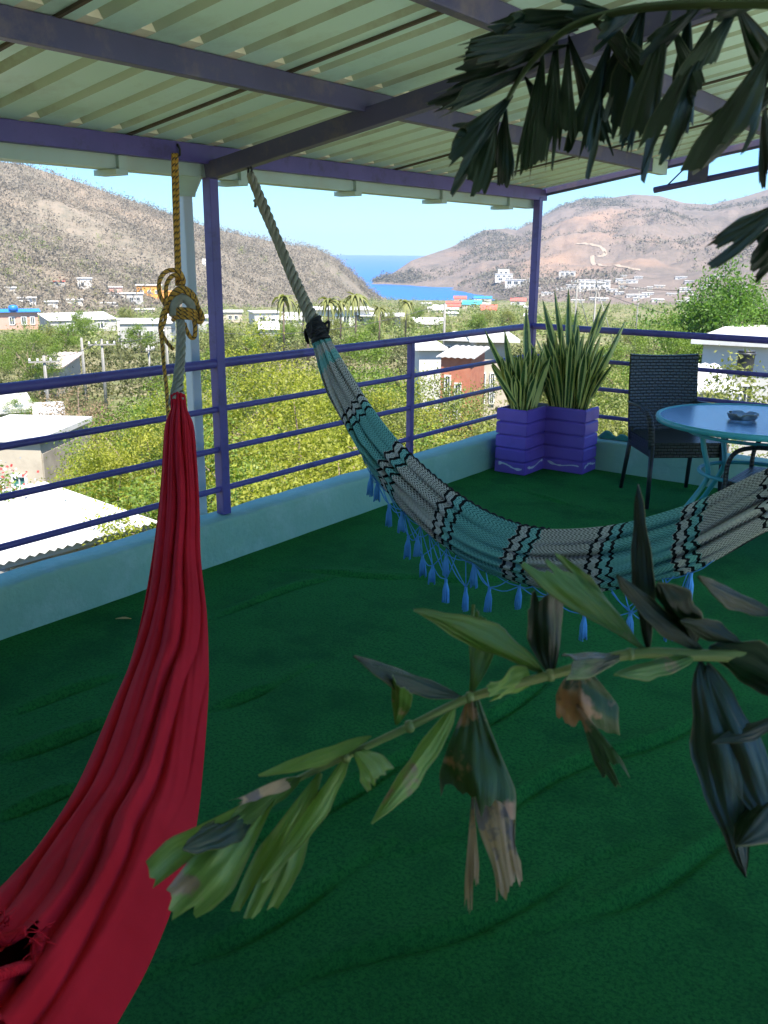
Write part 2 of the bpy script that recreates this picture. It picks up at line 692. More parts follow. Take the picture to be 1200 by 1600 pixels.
def make_tree(name, height, rad, n, leaf, matkey, nclump=60, trunk_r=0.12, crown_from=0.35, squash=0.8, spread=0.16, droop=0.0):
    """prototype meshes (trunk, crown) round the origin"""
    k = rng.normal(0, 1, (nclump, 3))
    k /= np.linalg.norm(k, axis=1, keepdims=True)
    k *= rng.uniform(0.35, 1.0, (nclump, 1)) ** 0.5
    lump = 1 + 0.28 * np.sin(k[:, :1] * 4 + 1.3) * np.cos(k[:, 1:2] * 5)
    half = height * (1 - crown_from) / 2
    cl = k * np.array([rad, rad, half * squash * 1.15]) * lump
    cl[:, 2] += height * crown_from + half
    V, Fq = crown_arrays(n, cl, rad * spread, leaf, droop=droop)
    mt = MB()
    top = Vector((0.1 * rad, -0.05 * rad, height * 0.62))
    mt.tube(smooth_path([(0, 0, -0.6), (0.05 * rad, 0.03 * rad, height * 0.25), top], 7), list(np.linspace(trunk_r, trunk_r * 0.45, 7)), 8)
    for i in range(0, nclump, max(1, nclump // 14)):
        c = Vector(cl[i])
        st = Vector((0.04 * rad, 0.0, height * random.uniform(0.28, 0.55)))
        mid = (st + c) / 2 + Vector((0, 0, 0.1 * height * random.uniform(-0.2, 1)))
        mt.tube(smooth_path([st, mid, c], 6), list(np.linspace(trunk_r * 0.45, trunk_r * 0.08, 6)), 5)
    return dict(V=V, F=Fq, trunk=mt, mat=matkey)


TREES = {}


def tree_proto(key, **kw):
    TREES[key] = make_tree(key, **kw)


tree_proto('lime_a', height=7, rad=2.7, n=30000, leaf=0.082, matkey='lime', nclump=75, crown_from=0.2, spread=0.085, droop=0.5)
tree_proto('lime_b', height=6, rad=2.4, n=25000, leaf=0.082, matkey='lime', nclump=58, crown_from=0.15, spread=0.088, droop=0.5)
tree_proto('mid_a', height=7, rad=3.0, n=24000, leaf=0.10, matkey='mid', nclump=70, crown_from=0.2, spread=0.088, droop=0.3)
tree_proto('dark_a', height=9, rad=4.6, n=30000, leaf=0.25, matkey='dark', nclump=150, crown_from=0.15, spread=0.12)
tree_proto('olive_a', height=6, rad=2.8, n=19000, leaf=0.10, matkey='olive', nclump=55, crown_from=0.2, spread=0.09)
tree_proto('dry_a', height=4, rad=2.0, n=6500, leaf=0.11, matkey='dry', nclump=60, crown_from=0.1, spread=0.16)
tree_proto('far_a', height=7, rad=3.4, n=5200, leaf=0.32, matkey='olive', nclump=50, crown_from=0.15, spread=0.15)
tree_proto('far_b', height=7, rad=3.2, n=5200, leaf=0.30, matkey='mid', nclump=50, crown_from=0.15, spread=0.15)
PROTO = {}


def plant_tree(key, name, label, px, r, ytop=None, size=None, group=None, width=1.0, cat='tree'):
    d = dir_of(px)
    x, y = d.x * r, d.y * r
    z = terrain_z(x, y)
    if ytop is not None:
        h = EYE + r * elev(px, ytop) - z
    else:
        h = size
    if key not in PROTO:
        T = TREES[key]
        root = thing(name, label, cat, (x, y, z), group)
        T['trunk'].build('trunk', M_bark, root, True, True)
        mesh_np('crown', T['V'], T['F'], M_leaf[T['mat']], root, True)
        PROTO[key] = root
    else:
        root = copy_tree(PROTO[key])
        root.name = name
        root.location = (x, y, z)
        tag(root, label, cat)
        if group:
            root['group'] = group
        elif 'group' in root:
            del root['group']
    base = dict(lime_a=7, lime_b=6, mid_a=7, dark_a=9, olive_a=6, dry_a=4, far_a=7, far_b=7)[key]
    s = h / base
    root.scale = (s * width, s * width, s)
    root.rotation_euler = (0, 0, random.uniform(0, 6.28))
    return root


near = [
    ('lime_a', 395, 25, 528, 'tall yellow-green tree behind the purple roof post, its crown topping the handrail'),
    ('mid_a', 560, 30, 545, 'yellow-green tree behind the end knot of the patterned hammock, above the top rail'),
    ('lime_b', 470, 19, 610, 'lime tree with bare twigs showing just left of the patterned hammock'),
    ('lime_a', 620, 22, 600, 'lime tree filling the railing between the patterned hammock and the short purple post'),
    ('olive_a', 700, 27, 600, 'olive tree below the red brick hut, right of the short purple post'),
    ('olive_a', 775, 32, 600, 'olive tree behind the railing just left of the purple planter'),
    ('lime_a', 215, 21, 635, 'lime tree left of the red hammock beside the flat roofed stone house'),
    ('mid_a', 255, 25, 600, 'mid green tree directly behind the white downpipe and grey hammock rope'),
    ('lime_b', 130, 20, 725, 'low lime tree in front of the stone house, between the second and third rails'),
    ('lime_a', 40, 19, 765, 'lime tree at the left edge below the stone house window'),
    ('mid_a', 310, 15, 690, 'green tree low behind the foot of the purple roof post'),
    ('lime_a', 430, 13, 700, 'lime tree close below the parapet, right of the purple roof post'),
    ('lime_b', 540, 15, 700, 'lime tree low behind the bottom rail under the patterned hammock'),
    ('mid_a', 660, 17, 690, 'green tree low at the foot of the short purple post'),
    ('olive_a', 740, 20, 668, 'yellowish bush low behind the parapet left of the planter'),
    ('dry_a', 100, 44, 607, 'dry brown bush with red blossom beyond the flat white roof'),
    ('dry_a', 705, 16, 715, 'dry straw coloured bush low beside the parapet near the planter'),
    ('mid_a', 330, 32, 560, 'green tree seen through the gap between downpipe and purple roof post'),
    ('dark_a', 1150, 62, 432, 'large dark green round tree above the far railing on the right'),
    ('mid_a', 1040, 56, 492, 'mid green tree left of the large dark round tree'),
    ('mid_a', 985, 48, 545, 'mid green tree behind the handrail between the snake plants and wicker chair'),
    ('olive_a', 940, 38, 560, 'olive bush behind the tall snake plant leaves'),
    ('olive_a', 965, 26, 612, 'olive bush low between the planter and the wicker chair back'),
    ('olive_a', 1178, 21, 588, 'pale green bush in front of the tin roofed house at the right edge'),
    ('mid_a', 1010, 30, 600, 'green bush hidden mostly by the wicker chair backrest'),
    ('dark_a', 1330, 70, 440, 'dark green tree past the right edge beside the large round one'),
    ('mid_a', 25, 70, 508, 'bright green bush beside the pink walled house with blue roof'),
    ('mid_a', 10, 50, 615, 'green bush beside the small white shed at the left edge'),
]
for key, px, r, yt, lab in near:
    plant_tree(key, 'leafy_tree' if key[:3] in ('lim', 'mid', 'dar') else 'bush', lab, px, r, yt, width=1.15 if key != 'dark_a' else 0.95)
# trees of the valley floor that stand apart
vx = [30, 70, 110, 150, 215, 250, 300, 345, 370, 410, 445, 480, 590, 610, 655, 700, 740, 800, 850, 900, 950, 990, 1060, 640, 560, 520, 130, 180, 90, 350, 890, 760, 1110, 1190]
for i, px in enumerate(vx):
    plant_tree('far_a' if i % 2 else 'far_b', 'valley_tree', 'rounded green tree standing among the houses on the valley floor', px + random.uniform(-9, 9), random.uniform(75, 240), None, random.uniform(2.6, 4.4), 'trees among the valley houses')
# pale feathery-headed trees by the white school building
M_palm = leaf_mat('pale_palm_leaves', (0.16, 0.18, 0.05), (0.22, 0.22, 0.08), 1.0, 0.6, 0.3)


def palm_tree(px, r, ytop, label, group):
    d = dir_of(px)
    x, y = d.x * r, d.y * r
    z = terrain_z(x, y)
    top = EYE + r * elev(px, ytop)
    h = top - z
    root = thing('palm_tree', label, 'palm tree', (x, y, z), group)
    MB().tube([(0, 0, -0.3), (0.1, 0, h * 0.5), (0.05, 0.1, h * 0.8)], [0.16, 0.12, 0.1], 6).build('trunk', M_bark, root, True, True)
    V, Fq = [], []
    for k in range(26):
        a = k * 2.4 + random.random()
        up = random.uniform(-0.3, 1.0)
        L = h * 0.30 * random.uniform(0.8, 1.15)
        prev = None
        for j in range(6):
            u = j / 5
            q = Vector((math.cos(a), math.sin(a), 0)) * (L * u * (1 - 0.25 * u)) + Vector((0.05, 0.1, h * 0.8 + L * (up * u - 0.95 * u * u)))
            w = L * 0.16 * (1 - u * 0.9)
            sd = Vector((-math.sin(a), math.cos(a), 0.2)) * w
            V += [q - sd, q + sd]
            if j:
                b = len(V) - 4
                Fq.append((b, b + 1, b + 3, b + 2))
    mesh_np('crown', np.array([tuple(v) for v in V]), np.array(Fq), M_palm, root, True)


for px, r, yt, lab in [(437, 118, 446, 'pale yellow-green palm just left of the slanting hammock rope'),
                       (468, 128, 462, 'pale palm half behind the slanting hammock rope'),
                       (508, 125, 452, 'pale palm in front of the long white roof, left of the pair'),
                       (528, 130, 456, 'pale palm crossing the long white roof, in the middle of the row'),
                       (552, 120, 442, 'tallest pale palm, standing against the brown headland'),
                       (590, 135, 468, 'palm against the water at the foot of the headland'),
                       (632, 150, 458, 'single palm standing against the blue bay'),
                       (475, 95, 492, 'short pale palm beside the hammock knot in front of the white building')]:
    palm_tree(px, r, yt, lab, 'pale palms in front of the bay')

# ------------------------------------------------------------------ town
W = {
    'white': mat('white_wall', (0.52, 0.49, 0.44), (0.64, 0.61, 0.56), 0.6, 0.85, dirt=(0.42, 0.38, 0.32), dscale=0.5),
    'grey': mat('cement_wall', (0.36, 0.35, 0.33), (0.46, 0.44, 0.41), 0.7, 0.9, dirt=(0.25, 0.23, 0.2), dscale=0.6),
    'beige': mat('beige_wall', (0.40, 0.34, 0.26), (0.50, 0.43, 0.33), 0.8, 0.9, dirt=(0.28, 0.23, 0.18), dscale=0.9),
    'stone': mat('stone_wall', (0.26, 0.22, 0.17), (0.38, 0.33, 0.26), 2.2, 0.95, dirt=(0.18, 0.15, 0.12), dscale=3),
    'orange': mat('orange_wall', (0.72, 0.30, 0.05), (0.80, 0.37, 0.08), 0.6, 0.8),
    'pink': mat('pink_wall', (0.50, 0.28, 0.22), (0.58, 0.34, 0.27), 0.7, 0.85, dirt=(0.3, 0.2, 0.17), dscale=0.6),
    'brick': mat('brick_wall', (0.36, 0.12, 0.07), (0.48, 0.18, 0.10), 3, 0.9, dirt=(0.26, 0.14, 0.1), dscale=1.5),
    'red': mat('red_roof', (0.45, 0.08, 0.06), (0.55, 0.14, 0.1), 0.8, 0.7),
    'blue': mat('blue_roof', (0.02, 0.16, 0.52), (0.03, 0.24, 0.62), 0.8, 0.6),
    'teal': mat('teal_roof', (0.05, 0.35, 0.42), (0.08, 0.42, 0.5), 0.8, 0.6),
    'tin': mat('tin_roof', (0.52, 0.50, 0.47), (0.66, 0.64, 0.60), 0.9, 0.55, dirt=(0.36, 0.27, 0.2), dscale=0.8),
    'whiteroof': mat('white_roof', (0.54, 0.52, 0.48), (0.72, 0.70, 0.66), 0.9, 0.6, dirt=(0.34, 0.29, 0.23), dscale=0.9, damt=0.75),
    'rust': mat('rusty_roof', (0.48, 0.36, 0.29), (0.62, 0.55, 0.5), 0.6, 0.7, dirt=(0.32, 0.17, 0.1), dscale=0.5),
    'glass': mat('dark_window', (0.025, 0.035, 0.045), (0.05, 0.065, 0.08), 1.5, 0.15),
    'green': mat('green_shutter', (0.03, 0.16, 0.13), (0.05, 0.2, 0.17), 1.5, 0.5),
    'frame': mat('window_frame', (0.6, 0.58, 0.55), (0.7, 0.68, 0.65), 2, 0.6),
    'black': mat('black_plastic', (0.025, 0.028, 0.03), (0.04, 0.042, 0.045), 2, 0.5),
    'tank': mat('blue_tank', (0.02, 0.15, 0.6), (0.03, 0.2, 0.68), 2, 0.4),
    'steel': mat('galvanised_steel', (0.45, 0.46, 0.47), (0.58, 0.59, 0.6), 3, 0.45, 0.4),
    'pole': mat('concrete_pole', (0.24, 0.225, 0.20), (0.32, 0.30, 0.27), 3, 0.9),
}


def house(label, x0, x1, ytop, ybase, depth=8.0, wall='white', roof='whiteroof', kind='flat', rot=0.0, over=0.3, wins=(), doors=(), name='house', group=None, r=None, cat='house', rise=1.2, sidewall=None, glass='glass', hmin=2.4, sink=1.5):
    """a building whose front spans columns x0..x1; wins: (u, v, w, h) as fractions of the front"""
    xc = (x0 + x1) / 2
    if r is None:
        P, r = ground_hit(xc, ybase)
    d = dir_of(xc)
    zb = terrain_z(d.x * r, d.y * r)
    zt = EYE + r * elev(xc, ytop)
    h = max(zt - zb, hmin)
    zb = zt - h
    w = (dir_of(x1) * r - dir_of(x0) * r).length / max(math.cos(rot), 0.3)
    root = thing(name, label, cat, (d.x * r, d.y * r, zb), group, math.atan2(d.y, d.x) - math.pi / 2 + rot)
    # local: x to the right, y away from the viewer
    b = MB()
    b.box((0, depth / 2, (h - sink) / 2), (w, depth, h + sink))
    wl_ = b.build('wall', W[wall], root, local=True)
    if sidewall:
        for sx in (-1, 1):
            MB().box((sx * (w / 2 + 0.02), depth / 2, h / 2 - 0.3), (0.06, depth - 0.04, h - 0.1)).build('side_wall', W[sidewall], root, local=True)
    th_ = min(0.16, 0.06 * h + 0.03)
    rb = MB()
    if kind == 'flat':
        rb.box((0, depth / 2, h + th_ / 2 + 0.002), (w + 2 * over, depth + 2 * over, th_))
    elif kind == 'gable':
        for s in (-1, 1):
            y0 = depth / 2
            a = Vector((0, depth / 2, h + rise))
            e = Vector((0, depth / 2 + s * (depth / 2 + over), h - rise * over / (depth / 2)))
            rb.beam((0, a.y, a.z), e, w + 2 * over, th_, up=(1, 0, 0)) if False else rb.add(
                [(-w / 2 - over, a.y, a.z), (w / 2 + over, a.y, a.z), (w / 2 + over, e.y, e.z), (-w / 2 - over, e.y, e.z),
                 (-w / 2 - over, a.y, a.z - th_), (w / 2 + over, a.y, a.z - th_), (w / 2 + over, e.y, e.z - th_), (-w / 2 - over, e.y, e.z - th_)],
                [(0, 1, 2, 3), (7, 6, 5, 4), (0, 4, 5, 1), (1, 5, 6, 2), (2, 6, 7, 3), (3, 7, 4, 0)])
        gb = MB()
        for s in (-1, 1):
            gb.add([(s * w / 2, 0, h), (s * w / 2, depth, h), (s * w / 2, depth / 2, h + rise)], [(0, 1, 2)])
        gb.build('gable', W[wall], root, local=True)
    else:  # shed: slopes towards the viewer
        n = max(6, int(w / 0.8))
        f0 = Vector((0, -over, h + 0.02))
        f1 = Vector((0, depth + over, h + 0.02 + rise))
        pr = []
        for i in range(2 * n + 1):
            xx = -w / 2 - over + (w + 2 * over) * i / (2 * n)
            dz = 0.05 if i % 2 else 0
            pr.append((xx, dz))
        up_ = [[Vector((xx, f0.y, f0.z + dz)) for xx, dz in pr], [Vector((xx, f1.y, f1.z + dz)) for xx, dz in pr]]
        dn_ = [[p - Vector((0, 0, 0.06)) for p in row] for row in up_]
        rb.grid(up_)
        rb.grid(dn_)
        rb.grid([up_[0], dn_[0]])
        rb.grid([up_[1], dn_[1]])
        MB().add([(-w / 2, 0, h), (-w / 2, depth, h), (-w / 2, depth, h + rise), (w / 2, 0, h), (w / 2, depth, h), (w / 2, depth, h + rise)],
                 [(0, 1, 2), (3, 5, 4), (1, 4, 5, 2)]).build('gable', W[wall], root, local=True)
    rb.build('roof', W[roof], root, local=True)
    for (u, v, ww, hh) in wins:
        cx, cz, sw, sh = (u - 0.5) * w, v * h, ww * w, hh * h
        ft = max(0.06, 0.02 * w)
        fr = MB()
        fr.box((cx, -0.03, cz + sh / 2 + ft / 2), (sw + 2 * ft, 0.12, ft))
        fr.box((cx, -0.03, cz - sh / 2 - ft / 2), (sw + 2 * ft, 0.16, ft))
        for s in (-1, 1):
            fr.box((cx + s * (sw / 2 + ft / 2), -0.03, cz), (ft, 0.12, sh))
        fr.box((cx, -0.025, cz), (ft * 0.6, 0.06, sh))
        fo = fr.build('window', W['frame'], root, local=True)
        MB().box((cx, -0.006, cz), (sw, 0.03, sh)).build('pane', W[glass], fo, local=True)
    for (u, ww, hh) in doors:
        MB().box(((u - 0.5) * w, -0.02, hh * h / 2), (ww * w, 0.08, hh * h)).build('door', W['glass'], root, local=True)
    root['_w'], root['_h'], root['_r'] = w, h, r
    return root


HS = 'small pale houses of the far town'
# left side, near to far
house('flat roofed stone house with green window standing behind the lime trees at left', -110, 30, 692, 745, 3.5, 'beige', 'whiteroof', r=29, rot=-0.5, over=0.12, wins=[(0.72, 0.5, 0.14, 0.42)], glass='green', sidewall='stone')
house('low house with slanting rusty tin roof behind the two left power poles', 28, 72, 576, 590, 5, 'beige', 'rust', 'shed', r=72, rot=-0.35, wins=[(0.4, 0.5, 0.15, 0.4)], rise=0.6)
house('small white shed with pitched roof at the left edge', -35, 18, 638, 650, 3, 'white', 'tin', 'gable', r=50, rot=0.2, rise=0.5, wins=[(0.7, 0.5, 0.2, 0.4)])
house('small white flat roofed hut beside the shed at the left edge', 34, 66, 650, 665, 3, 'white', 'whiteroof', r=47, doors=[(0.5, 0.2, 0.8)])
house('grey concrete house with row of windows left of the hammock rope', 176, 258, 506, 545, 9, 'grey', 'tin', rot=-0.1, over=0.2, wins=[(0.35, 0.55, 0.12, 0.3), (0.58, 0.55, 0.12, 0.3), (0.82, 0.55, 0.12, 0.3)])
house('narrow pale concrete tower on the left end of the grey house', 172, 191, 501, 545, 3, 'white', 'grey', name='tower', cat='tower', over=0.05, wins=[(0.5, 0.75, 0.25, 0.12)])
house('white house with two dark windows behind the grey hammock rope', 245, 286, 496, 520, 8, 'white', 'whiteroof', wins=[(0.35, 0.55, 0.14, 0.3), (0.65, 0.55, 0.14, 0.4)])
house('long low house with white tilted roof left of the grey concrete house', 66, 172, 500, 518, 9, 'grey', 'whiteroof', 'shed', rot=0.25, rise=0.9, wins=[(0.75, 0.5, 0.08, 0.4), (0.3, 0.5, 0.08, 0.4)])
hb = house('pink walled building under a bright blue roof at the left edge', -30, 47, 488, 515, 9, 'pink', 'blue', over=0.6, wins=[(0.45, 0.5, 0.08, 0.4), (0.7, 0.5, 0.08, 0.4), (0.88, 0.5, 0.06, 0.4)])
MB().lathe((hb.location.x, hb.location.y, hb.location.z + hb['_h'] + 0.2), [(0.0, 0), (0.9, 0), (0.95, 0.9), (0.6, 1.2), (0.0, 1.25)], 14).build('water_tank', W['tank'], None, True)
tag(bpy.data.objects['water_tank'], 'blue water tank standing on the bright blue roof', 'water tank')
house('orange two storey house on the foot of the left hill', 207, 246, 446, 466, 9, 'orange', 'whiteroof', wins=[(0.2, 0.45, 0.1, 0.25), (0.5, 0.45, 0.1, 0.25), (0.8, 0.45, 0.1, 0.25)], over=0.4)
house('lower orange annex right of the two storey orange house', 240, 272, 456, 470, 7, 'orange', 'orange', wins=[(0.4, 0.5, 0.12, 0.35)], over=0.1)
house('grey house with pale roof left below the orange house', 190, 216, 459, 475, 7, 'grey', 'whiteroof', wins=[(0.3, 0.5, 0.2, 0.3), (0.7, 0.5, 0.2, 0.3)])
house('pinkish small house left of the grey house below the hill', 163, 184, 449, 462, 6, 'pink', 'whiteroof', wins=[(0.5, 0.5, 0.2, 0.35)])
house('white square house highest at the left foot of the hill', 114, 137, 435, 452, 6, 'white', 'whiteroof', wins=[(0.35, 0.5, 0.2, 0.3)])
house('small grey roofed house left of the highest white one at the hill foot', 77, 94, 440, 450, 6, 'grey', 'red', wins=[(0.5, 0.5, 0.25, 0.3)])
for a, lab in [((18, 46, 466, 474), 'small pale house directly above the bright blue roof'), ((92, 120, 469, 477), 'small pale house right of the blue roof, above the tilted white roof'), ((0, 16, 450, 458), 'small pale house highest at the left edge of the hill foot'),
               ((160, 188, 459, 466), 'small pale house just below the pinkish one at the hill foot'), ((60, 80, 472, 478), 'small pale house right of the blue water tank'), ((200, 232, 484, 490), 'small pale house directly below the orange house'), ((148, 176, 474, 479), 'small pale house above the right end of the tilted white roof')]:
    house(lab, *a, 6, 'white', 'whiteroof', wins=[(0.5, 0.5, 0.2, 0.4)], group='houses at the foot of the left hill')
house('white pyramid roofed lookout standing alone on the left hillside', 313, 327, 412, 420, 5, 'white', 'whiteroof', 'gable', rise=2.4, over=0.2, name='hut', cat='hut')
house('tiny white hut standing high on the left hillside', 183, 193, 389, 393, 4, 'white', 'whiteroof', name='hut', cat='hut', hmin=1.6)
house('yellow walled pale house seen between downpipe and roof post', 340, 372, 488, 505, 7, 'beige', 'whiteroof', wins=[(0.4, 0.5, 0.15, 0.35), (0.7, 0.5, 0.15, 0.35)])
house('low grey house with white roof right of the downpipe', 300, 338, 497, 520, 7, 'grey', 'whiteroof', wins=[(0.5, 0.5, 0.15, 0.3)])
# middle
house('white flat roofed house with dark doorway left of the slanting hammock rope', 392, 434, 489, 513, 7, 'white', 'tin', rot=0.2, wins=[(0.3, 0.6, 0.18, 0.25)], doors=[(0.7, 0.14, 0.6)])
house('low house with tilted white roof directly left of the hammock knot', 432, 476, 500, 513, 7, 'white', 'whiteroof', 'shed', rot=-0.2, wins=[(0.4, 0.5, 0.1, 0.4)])
house('small shed with bright white roof below the white flat roofed house', 400, 428, 515, 530, 5, 'grey', 'whiteroof', 'shed', rise=0.9)
house('long white roofed hall with open front and posts left of the bay', 492, 575, 484, 512, 10, 'white', 'whiteroof', over=0.9, rot=0.1, wins=[(0.15, 0.4, 0.1, 0.5), (0.35, 0.4, 0.1, 0.5), (0.55, 0.4, 0.1, 0.5), (0.8, 0.4, 0.14, 0.6)], name='hall', cat='hall')
house('low open shelter with white roof at the right end of the long hall', 566, 624, 494, 513, 9, 'grey', 'whiteroof', over=1.1, doors=[(0.25, 0.2, 0.8), (0.7, 0.3, 0.8)], name='shelter', cat='shelter')
house('low building with curved looking pale roof right of the long hall', 640, 692, 505, 518, 8, 'beige', 'tin', 'gable', rise=0.9, wins=[(0.5, 0.5, 0.1, 0.4)])
house('modern house with dark glass front above the red brick hut', 694, 742, 532, 560, 5, 'grey', 'whiteroof', r=62, rot=-0.2, over=0.5, wins=[(0.12, 0.55, 0.18, 0.7), (0.4, 0.55, 0.25, 0.6), (0.75, 0.55, 0.2, 0.5)])
house('small red brick hut with pale tin roof behind the railing', 690, 738, 558, 592, 3, 'brick', 'tin', 'shed', r=44, rot=-0.25, rise=0.2, over=0.2, wins=[(0.25, 0.55, 0.14, 0.5), (0.6, 0.55, 0.16, 0.35)], name='brick_hut', cat='hut')
house('flat white slab roof left of the red brick hut', 655, 692, 547, 560, 5, 'white', 'whiteroof', r=55, rot=0.15)
house('beige house with pale roof and dark window behind the planter', 748, 800, 534, 575, 5, 'beige', 'whiteroof', r=52, rot=0.1, over=0.5, wins=[(0.2, 0.45, 0.12, 0.35), (0.5, 0.45, 0.1, 0.35)])
# right
house('upper house with white flat roof right of the wicker chair', 1108, 1270, 541, 600, 7, 'white', 'tin', r=37, rot=-0.12, over=0.4, wins=[(0.15, 0.6, 0.14, 0.4), (0.5, 0.6, 0.1, 0.3)])
lo_house = house('lower house with corrugated white roof and barred window behind the table', 1096, 1158, 612, 660, 5, 'white', 'whiteroof', 'shed', r=27, rot=0.12, rise=0.15, over=0.35)
house('long pale roof at the right edge above the flat roofed house', 1165, 1290, 526, 545, 6, 'white', 'whiteroof', r=55, rot=0.1, over=0.4)
house('white terraced house cascading down the mountain foot right of the bay', 772, 800, 428, 442, 12, 'white', 'white', wins=[(0.2, 0.7, 0.14, 0.2), (0.5, 0.7, 0.14, 0.2), (0.8, 0.7, 0.14, 0.2), (0.3, 0.3, 0.2, 0.25), (0.7, 0.3, 0.2, 0.25)], over=0.3)
house('white building with balconies below the terraced house', 788, 822, 437, 449, 12, 'white', 'white', wins=[(0.2, 0.6, 0.18, 0.4), (0.5, 0.6, 0.18, 0.4), (0.8, 0.6, 0.18, 0.4)], over=0.5)
house('tall white block at the top of the terraced house', 776, 794, 421, 440, 10, 'white', 'white', wins=[(0.3, 0.7, 0.2, 0.2), (0.7, 0.7, 0.2, 0.2)], over=0.2)
house('white block with dark windows right of the corner post', 872, 898, 424, 438, 12, 'white', 'white', wins=[(0.2, 0.6, 0.15, 0.35), (0.5, 0.6, 0.15, 0.35), (0.8, 0.6, 0.15, 0.35)])
house('low white building left of the block beside the corner post', 826, 838, 435, 442, 12, 'white', 'white', wins=[(0.5, 0.5, 0.3, 0.3)])
house('long white hotel front with many windows behind the snake plant tips', 905, 954, 438, 455, 14, 'white', 'white', wins=[(0.1 + 0.16 * i, 0.65, 0.08, 0.25) for i in range(6)] + [(0.1 + 0.16 * i, 0.25, 0.08, 0.25) for i in range(6)], over=0.4, name='hotel', cat='hotel')
house('white villa with flat roof low at the right mountain foot', 1110, 1136, 430, 440, 12, 'white', 'white', wins=[(0.3, 0.5, 0.2, 0.4), (0.7, 0.5, 0.2, 0.4)])
for a, w_, r_, lab in [((696, 718, 478, 487), 'white', 'red', 'red roofed beach house left of the turquoise roof'), ((722, 752, 475, 483), 'beige', 'teal', 'turquoise roofed beach house beside the bay'), ((708, 728, 466, 473), 'pink', 'red', 'red roofed pink beach house behind the turquoise roof'), ((740, 768, 466, 472), 'white', 'blue', 'blue roofed beach house beside the bay'),
                       ((676, 696, 484, 490), 'white', 'tin', 'grey roofed beach house left of the red roofs'), ((752, 776, 484, 491), 'beige', 'red', 'red roofed beach house in front, right of the turquoise roof'), ((798, 822, 470, 477), 'white', 'red', 'red roofed house between the beach and the corner post')]:
    house(lab, *a, 9, w_, r_, 'gable', rise=1.6, wins=[(0.5, 0.5, 0.15, 0.4)], group='%s roofed houses by the beach' % r_)
random.seed(21)
for _ in range(54):
    xx = random.choice([random.uniform(835, 1110), random.uniform(955, 1180), random.uniform(600, 900), random.uniform(960, 1110)])
    yb = random.uniform(436, 476) if xx > 830 else random.uniform(478, 500)
    ww = random.uniform(9, 22)
    house('small pale house of the far town below the mountain', xx - ww / 2, xx + ww / 2, yb - random.uniform(4, 7), yb, random.uniform(7, 12), random.choice(['white', 'white', 'beige', 'grey']), random.choice(['whiteroof', 'white', 'tin', 'whiteroof']), wins=[(0.3, 0.5, 0.16, 0.35), (0.7, 0.5, 0.16, 0.35)], group=HS)


# barred window and tank on the right hand houses
def world_of(root, p):
    c, s = math.cos(root.rotation_euler.z), math.sin(root.rotation_euler.z)
    return Vector((root.location.x + c * p[0] - s * p[1], root.location.y + s * p[0] + c * p[1], root.location.z + p[2]))


w_, h_ = lo_house['_w'], lo_house['_h']
fr = MB()
fr.box((w_ * 0.1, -0.02, h_ * 0.72), (w_ * 0.66, 0.05, h_ * 0.36))
fo = fr.build('window', W['glass'], lo_house, local=True)
for i in range(15):
    MB().box((w_ * 0.1 + w_ * 0.64 * (i / 14 - 0.5), -0.08, h_ * 0.72), (0.035, 0.03, h_ * 0.36)).build('bar', W['frame'], fo, local=True)
tk = at_dist(1165, 566, 33)
tk = thing('water_tank', 'black plastic water tank on the low roof at the right edge', 'water tank', on_z(1165, 566, EYE + 35.5 * elev(1165, 566)))
MB().lathe((0, 0, 0), [(0.0, -0.5), (0.26, -0.5), (0.29, -0.15), (0.30, 0.25), (0.33, 0.28), (0.33, 0.36), (0.0, 0.38)], 18).build('drum', W['black'], tk, True, True)
MB().lathe((0, 0, 0), [(0.0, 0.385), (0.31, 0.385), (0.31, 0.42), (0.0, 0.44)], 18).build('lid', W['black'], tk, True, True)


